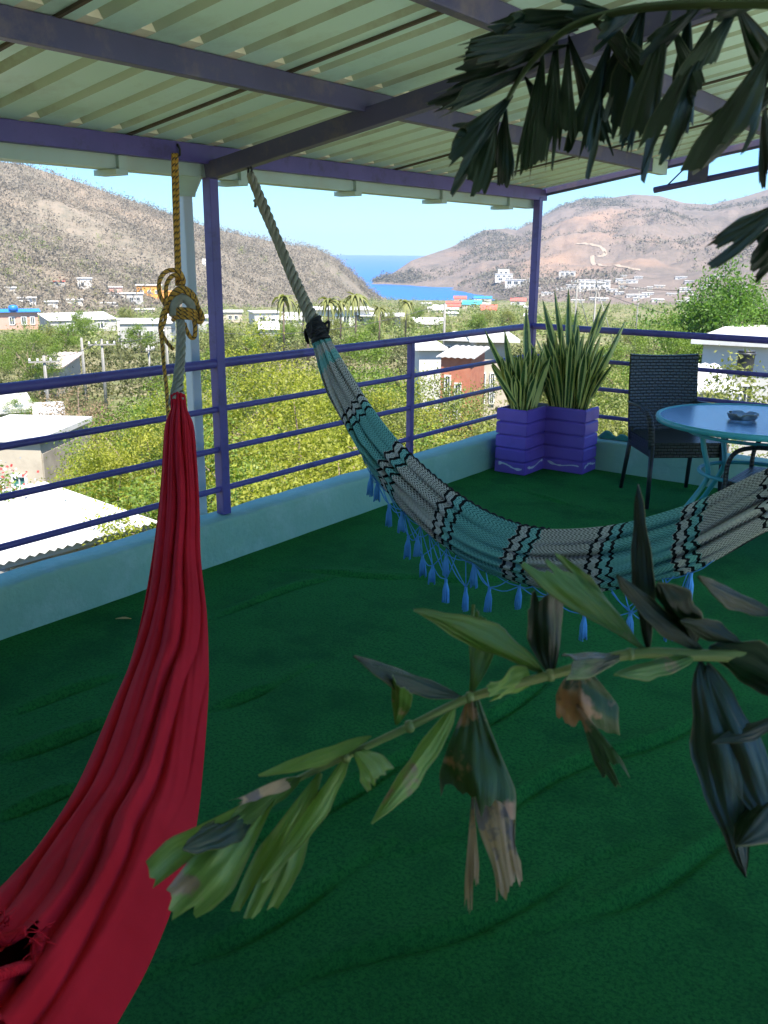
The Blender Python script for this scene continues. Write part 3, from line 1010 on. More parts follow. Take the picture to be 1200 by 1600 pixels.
# near corrugated roof under the left railing
def near_shed():
    zr = -2.35
    A = on_z(-60, 893, zr)
    B = on_z(240, 812, zr)
    C = on_z(186, 797, zr)
    ex = (B - A)
    L = ex.length + 3.2
    ex.normalize()
    ey = Vector((-ex.y, ex.x, 0))
    if ey.dot(FH) < 0:
        ey = -ey
    A = B - ex * L
    depth = 3.0
    root = thing('shed', 'low shed with white corrugated roof and grey wall below the left railing', 'shed', (A.x, A.y, zr))
    def G(u, v, z):
        return A + ex * u + ey * v + Vector((0, 0, z))
    nsh = int(L / 0.9)
    for k in range(nsh + 1):
        u0 = L - (k + 1) * 0.9
        if u0 < -0.9:
            break
        prof = []
        for i in range(25):
            prof.append((max(u0, 0) + (min(u0 + 0.92, L) - max(u0, 0)) * i / 24, 0.02 * math.sin(2 * math.pi * i / 4) + 0.002 * k))
        top = [[G(u, v, z + v * 0.05) for u, z in prof] for v in (-0.1, depth)]
        bot = [[p - Vector((0, 0, 0.012)) for p in r] for r in top]
        m = MB().grid(top).grid(bot).grid([top[0], bot[0]]).grid([top[1], bot[1]])
        m.build('roof_sheet', W['whiteroof'], root, True)
    m = MB()
    m.beam(G(0.1, 0.02, -0.07), G(L - 0.1, 0.02, -0.07), 0.06, 0.1)
    m.build('eave_beam', W['grey'], root)
    m = MB()
    m.beam(G(-0.5, 0.75, -2.4), G(L - 0.35, 0.75, -2.4), 0.14, 4.6)
    m.build('wall', W['grey'], root)
    m = MB()
    m.beam(G(L - 0.3, 0.8, -2.4), G(L - 0.3, depth - 0.2, -2.4), 0.14, 4.6)
    m.build('wall', W['grey'], root)
    for u in (L - 0.15, L - 2.6):
        MB().beam(G(u, 0.03, -4.4), G(u, 0.03, -0.12), 0.14, 0.14, up=(1, 0, 0)).build('post', W['pole'], root)
    m = MB()
    c = G(L - 1.75, 0.64, -0.75)
    for s in (-1, 1):
        m.beam(c + ex * s * 0.3 + Vector((0, 0, -0.9)), c + ex * s * 0.3 + Vector((0, 0, 0.3)), 0.07, 0.07, up=(1, 0, 0))
    m.beam(c - ex * 0.335 + Vector((0, 0, 0.335)), c + ex * 0.335 + Vector((0, 0, 0.335)), 0.07, 0.07)
    m.build('door_frame', W['frame'], root)
    # barrel under the eave
    br = G(L - 1.0, 0.42, -0.95)
    b = thing('barrel', 'rusty orange barrel standing in the shade under the white corrugated roof', 'barrel', br)
    MB().lathe(br, [(0, -0.9), (0.28, -0.9), (0.29, -0.3), (0.3, -0.28), (0.29, -0.26), (0.29, 0.2), (0.3, 0.23), (0.28, 0.25), (0, 0.23)], 18).build('drum', mat('rust_orange', (0.4, 0.13, 0.04), (0.5, 0.2, 0.07), 6, 0.8), b, True)
    # flowering creeper sprawling over the back of the roof
    cr = thing('creeper', 'flowering creeper with red and white blossoms sprawling over the white corrugated roof', 'creeper', G(L - 2.6, depth - 0.5, 0.1))
    base = np.array([tuple(G(L - 0.9 - 3.4 * u, depth - 0.45 + 0.35 * math.sin(7 * u), 0.22 + 0.05 * math.sin(11 * u))) for u in np.linspace(0, 1, 60)])
    V, Fq = crown_arrays(3200, base, 0.17, 0.09)
    mesh_np('foliage', V, Fq, M_leaf['mid'], cr)
    V, Fq = crown_arrays(750, base + np.array([0, 0, 0.1]), 0.17, 0.06, 1.2)
    mesh_np('blossom', V, Fq, M_leaf['bloom'], cr)
    V, Fq = crown_arrays(1500, base + np.array([0, 0, 0.06]), 0.22, 0.05, 1.2)
    mesh_np('white_blossom', V, Fq, leaf_mat('white_blossom', (0.7, 0.7, 0.68), (0.8, 0.8, 0.8), 5, 0.6, 0.3, (1, 1, 1)), cr)


near_shed()

# power poles and lines
POLES = {}


def power_pole(key, px, r, ytop, label, arms=True, rot=0.0, strut=False):
    d = dir_of(px)
    x, y = d.x * r, d.y * r
    z = terrain_z(x, y)
    zt = EYE + r * elev(px, ytop)
    root = thing('power_pole', label, 'power pole', (x, y, z - 0.5), None, math.atan2(d.y, d.x) - math.pi / 2 + rot)
    h = zt - z + 0.5
    MB().tube([(0, 0, 0), (0, 0, h)], [0.12, 0.075], 8).build('pole', W['pole'], root, True, True)
    POLES[key] = Vector((x, y, zt))
    if arms:
        MB().box((0, -0.12, h - 0.35), (1.7, 0.07, 0.08)).build('crossarm', W['pole'], root, local=True)
        for u in (-0.78, -0.35, 0.35, 0.78):
            MB().lathe((u, -0.12, h - 0.31), [(0.0, 0), (0.05, 0), (0.07, 0.06), (0.04, 0.1), (0.06, 0.16), (0, 0.18)], 8).build('insulator', W['frame'], root, True, True)
    if strut:
        MB().tube([(1.9, 0, h * 0.45), (0.08, 0, h - 0.8)], 0.04, 6).build('brace', W['pole'], root, True, True)


power_pole('a', 50, 56, 556, 'concrete power pole with crossarm in front of the rusty tin roof')
power_pole('b', 145, 62, 530, 'taller concrete power pole with crossarm right of the rusty tin roof')
power_pole('c', 113, 66, 528, 'slim pole left of the taller concrete power pole', False)
power_pole('d', 694, 70, 474, 'white concrete pole rising behind the red brick hut', False)
power_pole('e', 902, 95, 436, 'power pole with struts just right of the corner roof post', True, 0.6, True)
power_pole('f', 932, 88, 437, 'tallest power pole standing behind the snake plant tips', True, -0.3, True)
power_pole('g', 249, 66, 512, 'slim white pole behind the golden rope tail', False)
power_pole('h', 220, 75, 540, 'lamp pole with single arm below the grey concrete house', True, 1.2)
power_pole('i', 1000, 140, 448, 'distant grey pole among the far town roofs', True, 0.3)
M_wire = mat('cable_black', (0.03, 0.03, 0.03), (0.05, 0.05, 0.05), 5, 0.6)


def wire(a, b, sag, label, rad=0.022):
    P = [a.lerp(b, i / 16) - Vector((0, 0, sag * 4 * (i / 16) * (1 - i / 16))) for i in range(17)]
    tag(MB().tube(P, rad, 5).build('power_line', M_wire, None, True), label, 'cable')


far_r = dir_of(1290) * 60
far_r.z = EYE + 60 * elev(1290, 425)
wire(POLES['d'], POLES['e'], 0.6, 'power line from the brick hut pole to the pole by the corner post')
wire(POLES['f'], far_r, 1.0, 'power line running from the tallest pole to the right edge')
wire(POLES['f'] - Vector((0, 0, 0.9)), far_r - Vector((0, 0, 3.4)), 0.8, 'lower power line running towards the large dark tree')
wire(POLES['a'], POLES['b'], 0.4, 'power line between the two crossarm poles at left')
wire(POLES['b'], POLES['g'], 0.5, 'power line from the taller crossarm pole to the slim white pole')
wire(POLES['g'], POLES['d'], 1.2, 'long power line passing behind the patterned hammock')
# winding dirt road up the mountain
pts = [(1000, 425), (965, 418), (935, 414), (925, 408), (930, 402), (945, 398), (938, 390), (915, 386), (890, 384)]
rp = [ground_hit(x, y, 600)[0] for x, y in pts]
rp = smooth_path([Vector((p.x, p.y, 0)) for p in rp], 60)
from mathutils.bvhtree import BVHTree
mo = bpy.data.objects['mountain']
bvh = BVHTree.FromPolygons([v_.co for v_ in mo.data.vertices], [tuple(q.vertices) for q in mo.data.polygons])
rp = smooth_path(rp[::4], 240)
rows_ = [[], [], []]
for i, p in enumerate(rp):
    q = (rp[min(i + 1, 239)] - rp[max(i - 1, 0)])
    n_ = Vector((-q.y, q.x, 0)).normalized() * 2.6
    for s_, arr in zip((1, 0, -1), rows_):
        a = p + n_ * s_
        hit = bvh.ray_cast(Vector((a.x, a.y, 900)), Vector((0, 0, -1)))[0]
        arr.append(Vector((a.x, a.y, (hit.z if hit else terrain_z(a.x, a.y)) + 0.7)))
tag(MB().grid(rows_).build('road', mat('dirt_road', (0.26, 0.20, 0.145), (0.30, 0.235, 0.175), 0.05, 0.95)), kind='structure')

# ------------------------------------------------------------------ terrace
XI_, YI_ = -3.626, 6.87      # inner faces of the parapets
XR, YR = -3.73, 7.16         # railing lines
PH = 0.24                    # parapet height
XE, YB = 6.5, -3.4           # where the terrace meets the house

# green carpeted floor with creases
m = bpy.data.materials.new('green_carpet')
m.use_nodes = True
t = NT(m)
v = t.coord('Object')
c = t.mix(t.ramp(t.noise(v, 1.1, 5, 0.6), [(0.3, 0.0), (0.7, 1.0)]), (0.024, 0.225, 0.042), (0.042, 0.310, 0.062))
c = t.mix(t.ramp(t.noise(v, 85, 5, 0.8), [(0.44, 0.0), (0.62, 0.7)]), c, (0.006, 0.085, 0.020))  # dark specks put the shading of the pile into the colour
c = t.mix(t.ramp(t.noise(v, 2.6, 6, 0.65), [(0.48, 0.0), (0.66, 0.55)]), c, (0.008, 0.095, 0.022))
c = t.mix(t.ramp(t.noise(v, 9, 8, 0.8), [(0.66, 0.0), (0.74, 0.45)]), c, (0.06, 0.15, 0.07))
t.l.new(c, t.bsdf.inputs['Base Color'])
t.bsdf.inputs['Roughness'].default_value = 0.95
t.bsdf.inputs['Specular IOR Level'].default_value = 0.15
t.bump(t.noise(v, 75, 7, 0.85), 1.0, 0.02)
M_carpet = m
creases = []
random.seed(5)
for (x0, y0, x1, y1, h) in [(480, 893, 640, 900, .006), (640, 900, 790, 905, .005), (300, 1345, 640, 1180, .012), (640, 1180, 850, 1060, .009), (270, 1420, 330, 1390, .012),
                            (700, 1290, 1100, 1110, .008), (0, 1185, 170, 1115, .010), (0, 1270, 130, 1230, .009), (330, 1100, 420, 1065, .007), (300, 1480, 520, 1370, .010), (830, 770, 900, 790, .004),
                            (900, 1420, 1180, 1290, .008), (450, 1540, 900, 1360, .008), (20, 1120, 180, 1050, .006), (330, 960, 520, 900, .006)]:
    a, b = on_z(x0, y0, 0), on_z(x1, y1, 0)
    creases.append((np.array([a.x, a.y]), np.array([b.x, b.y]), h))
gx = np.concatenate([np.arange(XI_ - 0.02, 0.6, 0.0125), np.linspace(0.6, 1.0, 6)])
gy = np.concatenate([np.linspace(YB, 0.3, 10), np.arange(0.32, YI_ + 0.03, 0.0125)])
GX, GY = np.meshgrid(gx, gy, indexing='ij')
GZ = np.zeros_like(GX)
GZ += 0.003 * np.sin(GX * 3.1 + np.sin(GY * 1.7) * 1.2) * np.sin(GY * 2.3 + GX)
for a, b, h in creases:
    ab = b - a
    L2 = ab @ ab
    wob = 0.03 * np.sin((GX + GY) * 5 + a[0] * 7)
    tt = np.clip(((GX - a[0]) * ab[0] + (GY - a[1]) * ab[1]) / L2, 0, 1)
    nx, ny = -ab[1] / math.sqrt(L2), ab[0] / math.sqrt(L2)
    dd = (GX - a[0]) * nx + (GY - a[1]) * ny + wob
    along = np.hypot(GX - (a[0] + tt * ab[0]), GY - (a[1] + tt * ab[1]))
    end = np.sin(np.pi * np.clip(tt, 0.02, 0.98)) ** 0.5
    GZ += 3.2 * h * end * np.exp(-(dd / np.where(dd > 0, 0.055, 0.018)) ** 2) * (along < 0.25)
    GZ -= (0.004 + 1.6 * h) * end * np.exp(-((dd + 0.030) / 0.014) ** 2) * (along < 0.25)
nx_, ny_ = GX.shape
idx = np.arange(nx_ * ny_).reshape(nx_, ny_)
Fq = np.stack([idx[:-1, :-1].ravel(), idx[1:, :-1].ravel(), idx[1:, 1:].ravel(), idx[:-1, 1:].ravel()], 1)
fl = mesh_np('floor', np.stack([GX.ravel(), GY.ravel(), GZ.ravel()], 1), Fq, M_carpet, smooth=True)
tag(fl, kind='structure')
M_teal = mat('pale_teal_paint', (0.25, 0.45, 0.34), (0.31, 0.52, 0.40), 1.5, 0.75, bump=0.6, bscale=26, bdist=0.010, dirt=(0.50, 0.64, 0.60), dscale=3.2, damt=0.5)
b = MB()
b.box(((XI_ + XE) / 2, (YI_ + YB) / 2, -0.16), (XE - XI_ + 0.4, YI_ - YB + 0.4, 0.24))
tag(b.build('floor_slab', W['grey']), kind='structure')
ho = thing('house', 'white house under the terrace and behind the viewer', 'house', (0, 0, -6.5))
b = MB()
b.box(((XI_ + XE) / 2 + 0.02, (YI_ + YB) / 2 + 0.02, -3.6), (XE - XI_ + 0.2, YI_ - YB + 0.2, 6.6))
b.build('wall', W['white'], ho)
MB().box((3.75, (YI_ + YB) / 2, -0.02), (5.5, YI_ - YB, 0.05)).build('bounce_floor', W['whiteroof'], ho)  # unseen pale floor, added to bounce sunlight up under the roof
MB().box((-1.2, YB - 0.1, 1.6), (5.0, 0.2, 3.2)).build('wall', W['white'], ho)
MB().box((1.6, (-0.3 + YB) / 2, 1.5), (0.2, -0.3 - YB, 2.98)).build('wall', W['white'], ho)  # unseen side wall, added to shade the near floor

# parapets: slightly uneven masonry, separate coping face
def parapet(a, b, inner, label, thick=0.2):
    """a, b: ends of the inner face; inner: unit vector pointing into the terrace"""
    a, b, inner = Vector(a), Vector(b), Vector(inner)
    n = int((b - a).length / 0.05)
    rows = []
    for i in range(n + 1):
        p = a.lerp(b, i / n)
        w1 = 0.008 * noise.noise(Vector((p.x * 5, p.y * 5, 0.3))) + 0.004 * noise.noise(Vector((p.x * 17, p.y * 17, 2)))
        w2 = 0.006 * noise.noise(Vector((p.x * 6, p.y * 6, 5.3)))
        z = PH - 0.003 + 0.007 * noise.noise(Vector((p.x * 4, p.y * 4, 9)))
        rows.append([p + inner * (0.012 + w2) + Vector((0, 0, -0.04)), p + inner * (0.008 + w2) + Vector((0, 0, 0.02)), p + inner * w2 * 0.5 + Vector((0, 0, PH * 0.5)),
                     p + inner * w1 + Vector((0, 0, z - 0.016)), p + inner * (w1 - 0.006) + Vector((0, 0, z - 0.004)), p + inner * (w1 - 0.02) + Vector((0, 0, z)),
                     p - inner * (thick - 0.015) + Vector((0, 0, z)), p - inner * thick + Vector((0, 0, z - 0.02)), p - inner * thick + Vector((0, 0, -0.5))])
    mb = MB().grid(rows)
    mb.add(rows[0], [tuple(range(9))]).add(rows[-1], [tuple(range(8, -1, -1))])
    o = mb.build('parapet_wall', M_teal, None, True)
    return tag(o, label, 'parapet')


parapet((XI_, YB, 0), (XI_, YI_ + 0.2, 0), (1, 0, 0), 'low pale teal parapet under the long left railing')
parapet((XI_ + 0.004, YI_, 0), (XE, YI_, 0), (0, -1, 0), 'low pale teal parapet behind the wicker chair and table')

# purple painted steel
M_purple = mat('purple_paint', (0.085, 0.064, 0.24), (0.12, 0.086, 0.30), 3, 0.42, bump=0.08, bscale=40, bdist=0.002, dirt=(0.05, 0.035, 0.09), dscale=9, damt=0.7)
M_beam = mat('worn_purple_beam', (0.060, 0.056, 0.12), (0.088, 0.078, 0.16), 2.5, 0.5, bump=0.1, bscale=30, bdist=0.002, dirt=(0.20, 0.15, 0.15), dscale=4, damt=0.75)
M_gutter = mat('pale_green_gutter', (0.42, 0.52, 0.42), (0.52, 0.62, 0.52), 2, 0.55, dirt=(0.5, 0.47, 0.34), dscale=3, damt=0.5)
M_sheet = mat('pale_green_roof_sheet', (0.62, 0.82, 0.70), (0.68, 0.87, 0.76), 0.8, 0.42, dirt=(0.36, 0.42, 0.27), dscale=2.2, damt=0.45)
M_rib = mat('tan_rib', (0.55, 0.62, 0.47), (0.64, 0.72, 0.56), 1.2, 0.5, dirt=(0.34, 0.29, 0.17), dscale=2.5, damt=0.7)  # tanner tone than the flat sheet, with brown patches
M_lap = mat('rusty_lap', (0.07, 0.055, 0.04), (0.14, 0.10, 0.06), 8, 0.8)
M_cream = mat('cream_wedge', (0.75, 0.68, 0.52), (0.82, 0.76, 0.6), 12, 0.9)

RAILS = [(1.098, 0.026), (0.845, 0.017), (0.617, 0.017), (0.388, 0.017)]
# (a railing welded to the posts; each rail its own part)
rl = thing('railing', 'long purple railing on the left parapet, looking out to the bay', 'railing', (XR, 3.5, PH))
for z, r_ in RAILS:
    MB().tube([(XR, y, z) for y in np.linspace(YB + 0.1, YR - 0.03, 9)], r_, 12).build('rail', M_purple, rl, True)
for y in (5.36, 1.55, -0.4):
    MB().box((XR, y, (PH + RAILS[0][0]) / 2 - 0.02), (0.042, 0.042, RAILS[0][0] - PH)).build('post', M_purple, rl, bevel=0.004)
rr = thing('railing', 'purple railing on the far parapet, behind the plants, chair and table', 'railing', (-1, YR, PH))
for z, r_ in RAILS:
    MB().tube([(x, YR, z - 0.012 * (x - XR) * 0.35) for x in np.linspace(XR + 0.03, XE - 0.05, 9)], r_, 12).build('rail', M_purple, rr, True)
for x in (-0.9, 1.2):
    MB().box((x, YR, (PH + RAILS[0][0]) / 2 - 0.02), (0.042, 0.042, RAILS[0][0] - PH)).build('post', M_purple, rr, bevel=0.004)

# ------------------------------------------------------------------ patio roof
roof = thing('patio_roof', 'pale green metal patio roof on purple steel beams and posts', 'roof', (XR, 3.5, 0))
SL = 0.165
XA = -3.73


def zb_(x):            # underside of the sheets
    return 2.218 + SL * (x - XA)


YEND = 7.294
XTOP = 1.45
for y, top in ((3.5, 2.06), (YEND - 0.11, 2.15), (-0.3, 2.05)):
    MB().box((XA, y, (PH + top) / 2), (0.06, 0.06, top - PH)).build('post', M_purple, roof, bevel=0.005)
XBS = [XA, -2.71, -1.80, -0.8, 0.25, 1.3]
for i, x in enumerate(XBS):
    zt = zb_(x) - 0.003
    MB().beam((x, YB - 0.3, zt - 0.045), (x, YEND - (0.03 if i else 0.0), zt - 0.045), 0.052, 0.09).build('beam', M_purple if i == 0 else M_beam, roof, bevel=0.004)
for y in (3.5, -0.3):
    a, b_ = Vector((XA - 0.01, y, 2.046 + 0.043)), Vector((XTOP, y, 2.046 + 0.043 + 0.172 * (XTOP - XA)))
    MB().beam(a, b_, 0.055, 0.086).build('rafter', M_beam, roof, bevel=0.004)
a, b_ = Vector((XA, YEND, 2.165 + 0.043)), Vector((XTOP, YEND, 2.165 + 0.043 + 0.166 * (XTOP - XA)))
MB().beam(a, b_, 0.05, 0.088).build('edge_beam', M_beam, roof, bevel=0.004)
# bar hung below the edge beam
a, b_ = at_depth(1021, 299, 1), None
p0, p1 = Vector((-2.81, 7.36, 2.185)), Vector((1.5, 7.36, 2.185 + 0.162 * 4.31))
br = MB().tube([p0, p1], 0.024, 10).build('bar', M_purple, roof, True)
MB().box((-2.47, 7.345, 2.31), (0.15, 0.02, 0.16)).build('bracket', M_beam, br)
MB().box((-1.0, 7.345, 2.55), (0.15, 0.02, 0.16)).build('bracket', M_beam, br)
MB().tube([(-2.70, 7.35, 2.22), (-2.57, 7.34, 2.34)], 0.006, 6).build('tie', M_beam, br)
# end shoe of the second beam
MB().box((-2.71, YEND - 0.19, zb_(-2.71) - 0.052), (0.062, 0.3, 0.098)).build('beam_shoe', M_gutter, roof)
# sheets: each with five ribs
SW = 1.07
seam0 = 2.98
k = int(math.floor((YB - 0.3 - seam0) / SW))
sheets = []
X0s, X1s = XA - 0.1, XTOP


def sheet_profile():
    pr = [(0.006, 0.0)]
    for j in range(5):
        c_ = SW * (j + 0.5) / 5
        pr += [(c_ - 0.034, 0.0), (c_ - 0.020, 0.032), (c_ + 0.020, 0.032), (c_ + 0.034, 0.0)]
    pr += [(SW - 0.004, 0.001)]
    return pr


pr = sheet_profile()
first = None
while seam0 + k * SW < YEND - 0.05:
    y0 = seam0 + k * SW
    if first is None:
        mb = MB()
        lo = [[Vector((x, yy, zb_(x) + dz)) for yy, dz in pr] for x in (X0s, (X0s + X1s) / 2, X1s)]
        hi = [[p + Vector((0, 0, 0.004)) for p in r] for r in lo]
        nf0 = len(pr) - 1
        mb.grid(lo).grid(hi).grid([lo[0], hi[0]]).grid([lo[-1], hi[-1]])
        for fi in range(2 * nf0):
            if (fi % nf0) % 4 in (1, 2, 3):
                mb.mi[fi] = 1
        # rusty lap joint hanging under the edge
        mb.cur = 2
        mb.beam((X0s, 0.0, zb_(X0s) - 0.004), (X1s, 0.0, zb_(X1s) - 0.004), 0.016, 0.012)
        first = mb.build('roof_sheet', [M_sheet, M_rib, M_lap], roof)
        first['base'] = 0.0
        first.location.y += y0
    else:
        o = first.copy()
        COL.objects.link(o)
        o.parent = roof
        o.location = first.location.copy()
        o.location.y = first.location.y + (y0 - yfirst)
    if k == int(math.floor((YB - 0.3 - seam0) / SW)):
        yfirst = y0
    k += 1
# cream wedges in the ribs over the first beams
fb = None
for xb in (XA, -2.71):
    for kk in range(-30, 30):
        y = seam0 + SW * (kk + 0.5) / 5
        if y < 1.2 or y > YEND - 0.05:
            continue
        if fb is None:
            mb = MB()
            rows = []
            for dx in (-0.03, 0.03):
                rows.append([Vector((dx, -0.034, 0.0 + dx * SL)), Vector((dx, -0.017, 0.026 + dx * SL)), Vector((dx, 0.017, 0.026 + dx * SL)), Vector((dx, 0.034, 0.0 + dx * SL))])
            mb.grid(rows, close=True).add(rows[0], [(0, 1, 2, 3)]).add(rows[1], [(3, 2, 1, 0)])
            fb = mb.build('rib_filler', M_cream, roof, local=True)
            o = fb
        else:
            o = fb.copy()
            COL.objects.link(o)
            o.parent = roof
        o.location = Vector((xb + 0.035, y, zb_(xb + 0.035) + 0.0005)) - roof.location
# gutter with brackets, downpipe
gx_ = XA - 0.10
mb = MB()
gp = [(0.05, 2.16), (0.05, 2.065), (-0.07, 2.065), (-0.07, 2.19)]
rows = [[Vector((gx_ + dx, y, z)) for dx, z in gp] + [Vector((gx_ + dx * 0.93, y, z + 0.004)) for dx, z in reversed(gp)] for y in (YB - 0.3, 2, 5, YEND - 0.02)]
mb.grid(rows, close=True).add(rows[0], [tuple(range(8))]).add(rows[-1], [tuple(range(7, -1, -1))])
gut = mb.build('gutter', M_gutter, roof)
for px, py in ((185, 262), (555, 290), (690, 300), (795, 309), (375, 280)):
    d_ = ray(px, py)
    y = d_.y * ((gx_ + 0.06) / d_.x)
    mb = MB().box((gx_ - 0.0, y, 2.050), (0.17, 0.07, 0.026)).box((gx_ + 0.062, y + 0.02, 2.10), (0.022, 0.05, 0.12))
    mb.build('gutter_bracket', M_gutter, gut)
mb = MB().box((-3.905, 3.475, -1.0), (0.06, 0.065, 6.1))
dp = mb.build('downpipe', mat('white_downpipe', (0.58, 0.62, 0.62), (0.66, 0.7, 0.7), 2, 0.5, dirt=(0.45, 0.5, 0.5), dscale=2, damt=0.4), roof, bevel=0.008)
MB().lathe((-3.88, 3.475, 1.97), [(0.055, 0), (0.06, 0.02), (0.11, 0.10), (0.11, 0.105)], 4).build('funnel', M_gutter, roof)

# ------------------------------------------------------------------ planter with snake plants
M_planter = mat('bright_purple_wood', (0.16, 0.080, 0.46), (0.20, 0.11, 0.54), 2.5, 0.5, bump=0.15, bscale=30, bdist=0.002, dirt=(0.07, 0.04, 0.25), dscale=3, damt=0.5)
M_wpaint = mat('worn_white_paint', (0.55, 0.55, 0.66), (0.7, 0.7, 0.78), 30, 0.9)
M_soil = mat('soil', (0.06, 0.045, 0.03), (0.1, 0.075, 0.05), 30, 1.0, bump=0.8, bscale=60, bdist=0.01)
pl = thing('planter', 'L-shaped bright purple wooden corner planter with peeling white streak near its foot', 'planter', (-3.3, 6.6, 0))
xl, xn, xr_, yf, yn, yb2 = -3.52, -3.29, -2.945, 6.315, 6.635, 6.845
PT = 0.525
MB().add([(xl, yf, 0.003), (xn, yf, 0.003), (xn, yn, 0.003), (xr_, yn, 0.003), (xr_, yb2, 0.003), (xl, yb2, 0.003)] + [(xl, yf, PT - 0.03), (xn, yf, PT - 0.03), (xn, yn, PT - 0.03), (xr_, yn, PT - 0.03), (xr_, yb2, PT - 0.03), (xl, yb2, PT - 0.03)],
         [(5, 4, 3, 2, 1, 0), (6, 7, 8, 9, 10, 11)] + [(i, (i + 1) % 6, (i + 1) % 6 + 6, i + 6) for i in range(6)]).build('box', M_planter, pl)
faces_ = [((xl, yf), (xn, yf), (0, -1)), ((xn, yf), (xn, yn), (1, 0)), ((xn, yn), (xr_, yn), (0, -1)), ((xr_, yn), (xr_, yb2), (1, 0)), ((xl, yb2), (xl, yf), (-1, 0))]
rowh = PT / 5
for i in range(5):
    z0, z1 = 0.004 + i * rowh, (i + 1) * rowh - 0.007
    for (a, b_, n_) in faces_:
        a3, b3, nn = Vector((*a, 0)), Vector((*b_, 0)), Vector((*n_, 0))
        dd = (b3 - a3).normalized()
        inset = dd * 0.0
        e0, e1 = a3 - dd * 0.018, b3 + dd * 0.018
        if (a, b_) == faces_[1][:2]:
            e1 = b3 - dd * 0.016
        if (a, b_) == faces_[2][:2]:
            e0 = a3 + dd * 0.016
        t0_, t1_ = 0.022, 0.010 + 0.0015 * i
        vs = []
        for e in (e0, e1):
            vs += [e + Vector((0, 0, z0)), e + nn * t0_ + Vector((0, 0, z0)), e + nn * t0_ + Vector((0, 0, z1 - 0.014)), e + nn * (t0_ - 0.012) + Vector((0, 0, z1)), e + Vector((0, 0, z1))]
        mb = MB().add(vs, [(4, 3, 2, 1, 0), (5, 6, 7, 8, 9)] + [(j, (j + 1) % 5, (j + 1) % 5 + 5, j + 5) for j in range(5)])
        bo = mb.build('board', M_planter, pl)
        if i == 0 and n_ != (-1, 0):
            # worn white streak: ragged thin paint layer
            L_ = (e1 - e0).length
            top_, bot_ = [], []
            for q in range(25):
                u = q / 24
                if not (0.1 < u < 0.92):
                    continue
                zc = 0.052 + 0.012 * math.sin(u * 7 + e0.x * 9) + (0.02 * u if n_ == (1, 0) else 0.02 * (1 - u))
                hw = 0.010 * (0.35 + abs(noise.noise(Vector((u * 9, e0.x * 5, e0.y)))) * 1.6)
                p = e0.lerp(e1, u) + nn * (t0_ + 0.0015)
                top_.append(p + Vector((0, 0, zc + hw)))
                bot_.append(p + Vector((0, 0, zc - hw)))
            MB().grid([top_, bot_]).build('paint_streak', M_wpaint, bo)
# soil
MB().add([(xl, yf, PT - 0.026), (xn, yf, PT - 0.026), (xn, yn, PT - 0.02), (xr_, yn, PT - 0.026), (xr_, yb2, PT - 0.026), (xl, yb2, PT - 0.026)], [(0, 1, 2, 3, 4, 5)]).build('soil', M_soil, pl)

m = bpy.data.materials.new('snake_plant_leaf')
m.use_nodes = True
t = NT(m)
uv = t.coord('UV')
sx = t.node('ShaderNodeSeparateXYZ', Vector=uv)
e_ = t.math('ABSOLUTE', t.math('SUBTRACT', sx.outputs[1], 0.5))
nz = t.noise(t.scaled(uv, (30, 4, 1)), 1.0, 3)
edge = t.ramp(t.math('ADD', e_, t.math('MULTIPLY', t.math('SUBTRACT', nz, 0.5), 0.06)), [(0.25, 0.0), (0.29, 1.0)])
band = t.ramp(t.noise(t.scaled(uv, (26, 1.2, 1)), 1.0, 3), [(0.4, 0.0), (0.62, 1.0)])
c = t.mix(band, (0.04, 0.10, 0.02), (0.10, 0.17, 0.045))
rnd = t.node('ShaderNodeObjectInfo').outputs['Random']
c = t.mix(edge, c, (0.85, 0.80, 0.28))
t.l.new(c, t.bsdf.inputs['Base Color'])
t.bsdf.inputs['Roughness'].default_value = 0.38
M_snake = m


def sword_leaf(base, tip, w, bend, twist, parent):
    base, tip = Vector(base), Vector(tip)
    ax = tip - base
    side0 = Vector((math.cos(twist), math.sin(twist), 0))
    rows, uvs, back = [], [], []
    n = 12
    for i in range(n + 1):
        u = i / n
        p = base + ax * u + Vector(bend) * (u * u) + Vector((0, 0, -0.0))
        wd = w * (0.55 + 0.9 * u - 0.35 * u * u) * (1 - u ** 5) * (1 - 0.12 * math.sin(5 * u + twist)) + 0.001
        tw = twist + 0.9 * u * math.sin(twist * 3)
        sd = Vector((math.cos(tw), math.sin(tw), 0))
        nrm = Vector((-sd.y, sd.x, 0))
        r_, uu = [], []
        for j in range(5):
            v_ = j / 4
            q = p + sd * wd * (v_ - 0.5) + nrm * (wd * 0.28 * (1 - (2 * v_ - 1) ** 2))
            r_.append(q)
            uu.append((u, v_))
        rows.append(r_)
        uvs.append(uu)
        back.append([q - nrm * 0.003 for q in r_])
    mb = MB().grid(rows, uvs).grid(back, uvs)
    return mb.build('leaf', M_snake, parent, True)


random.seed(3)


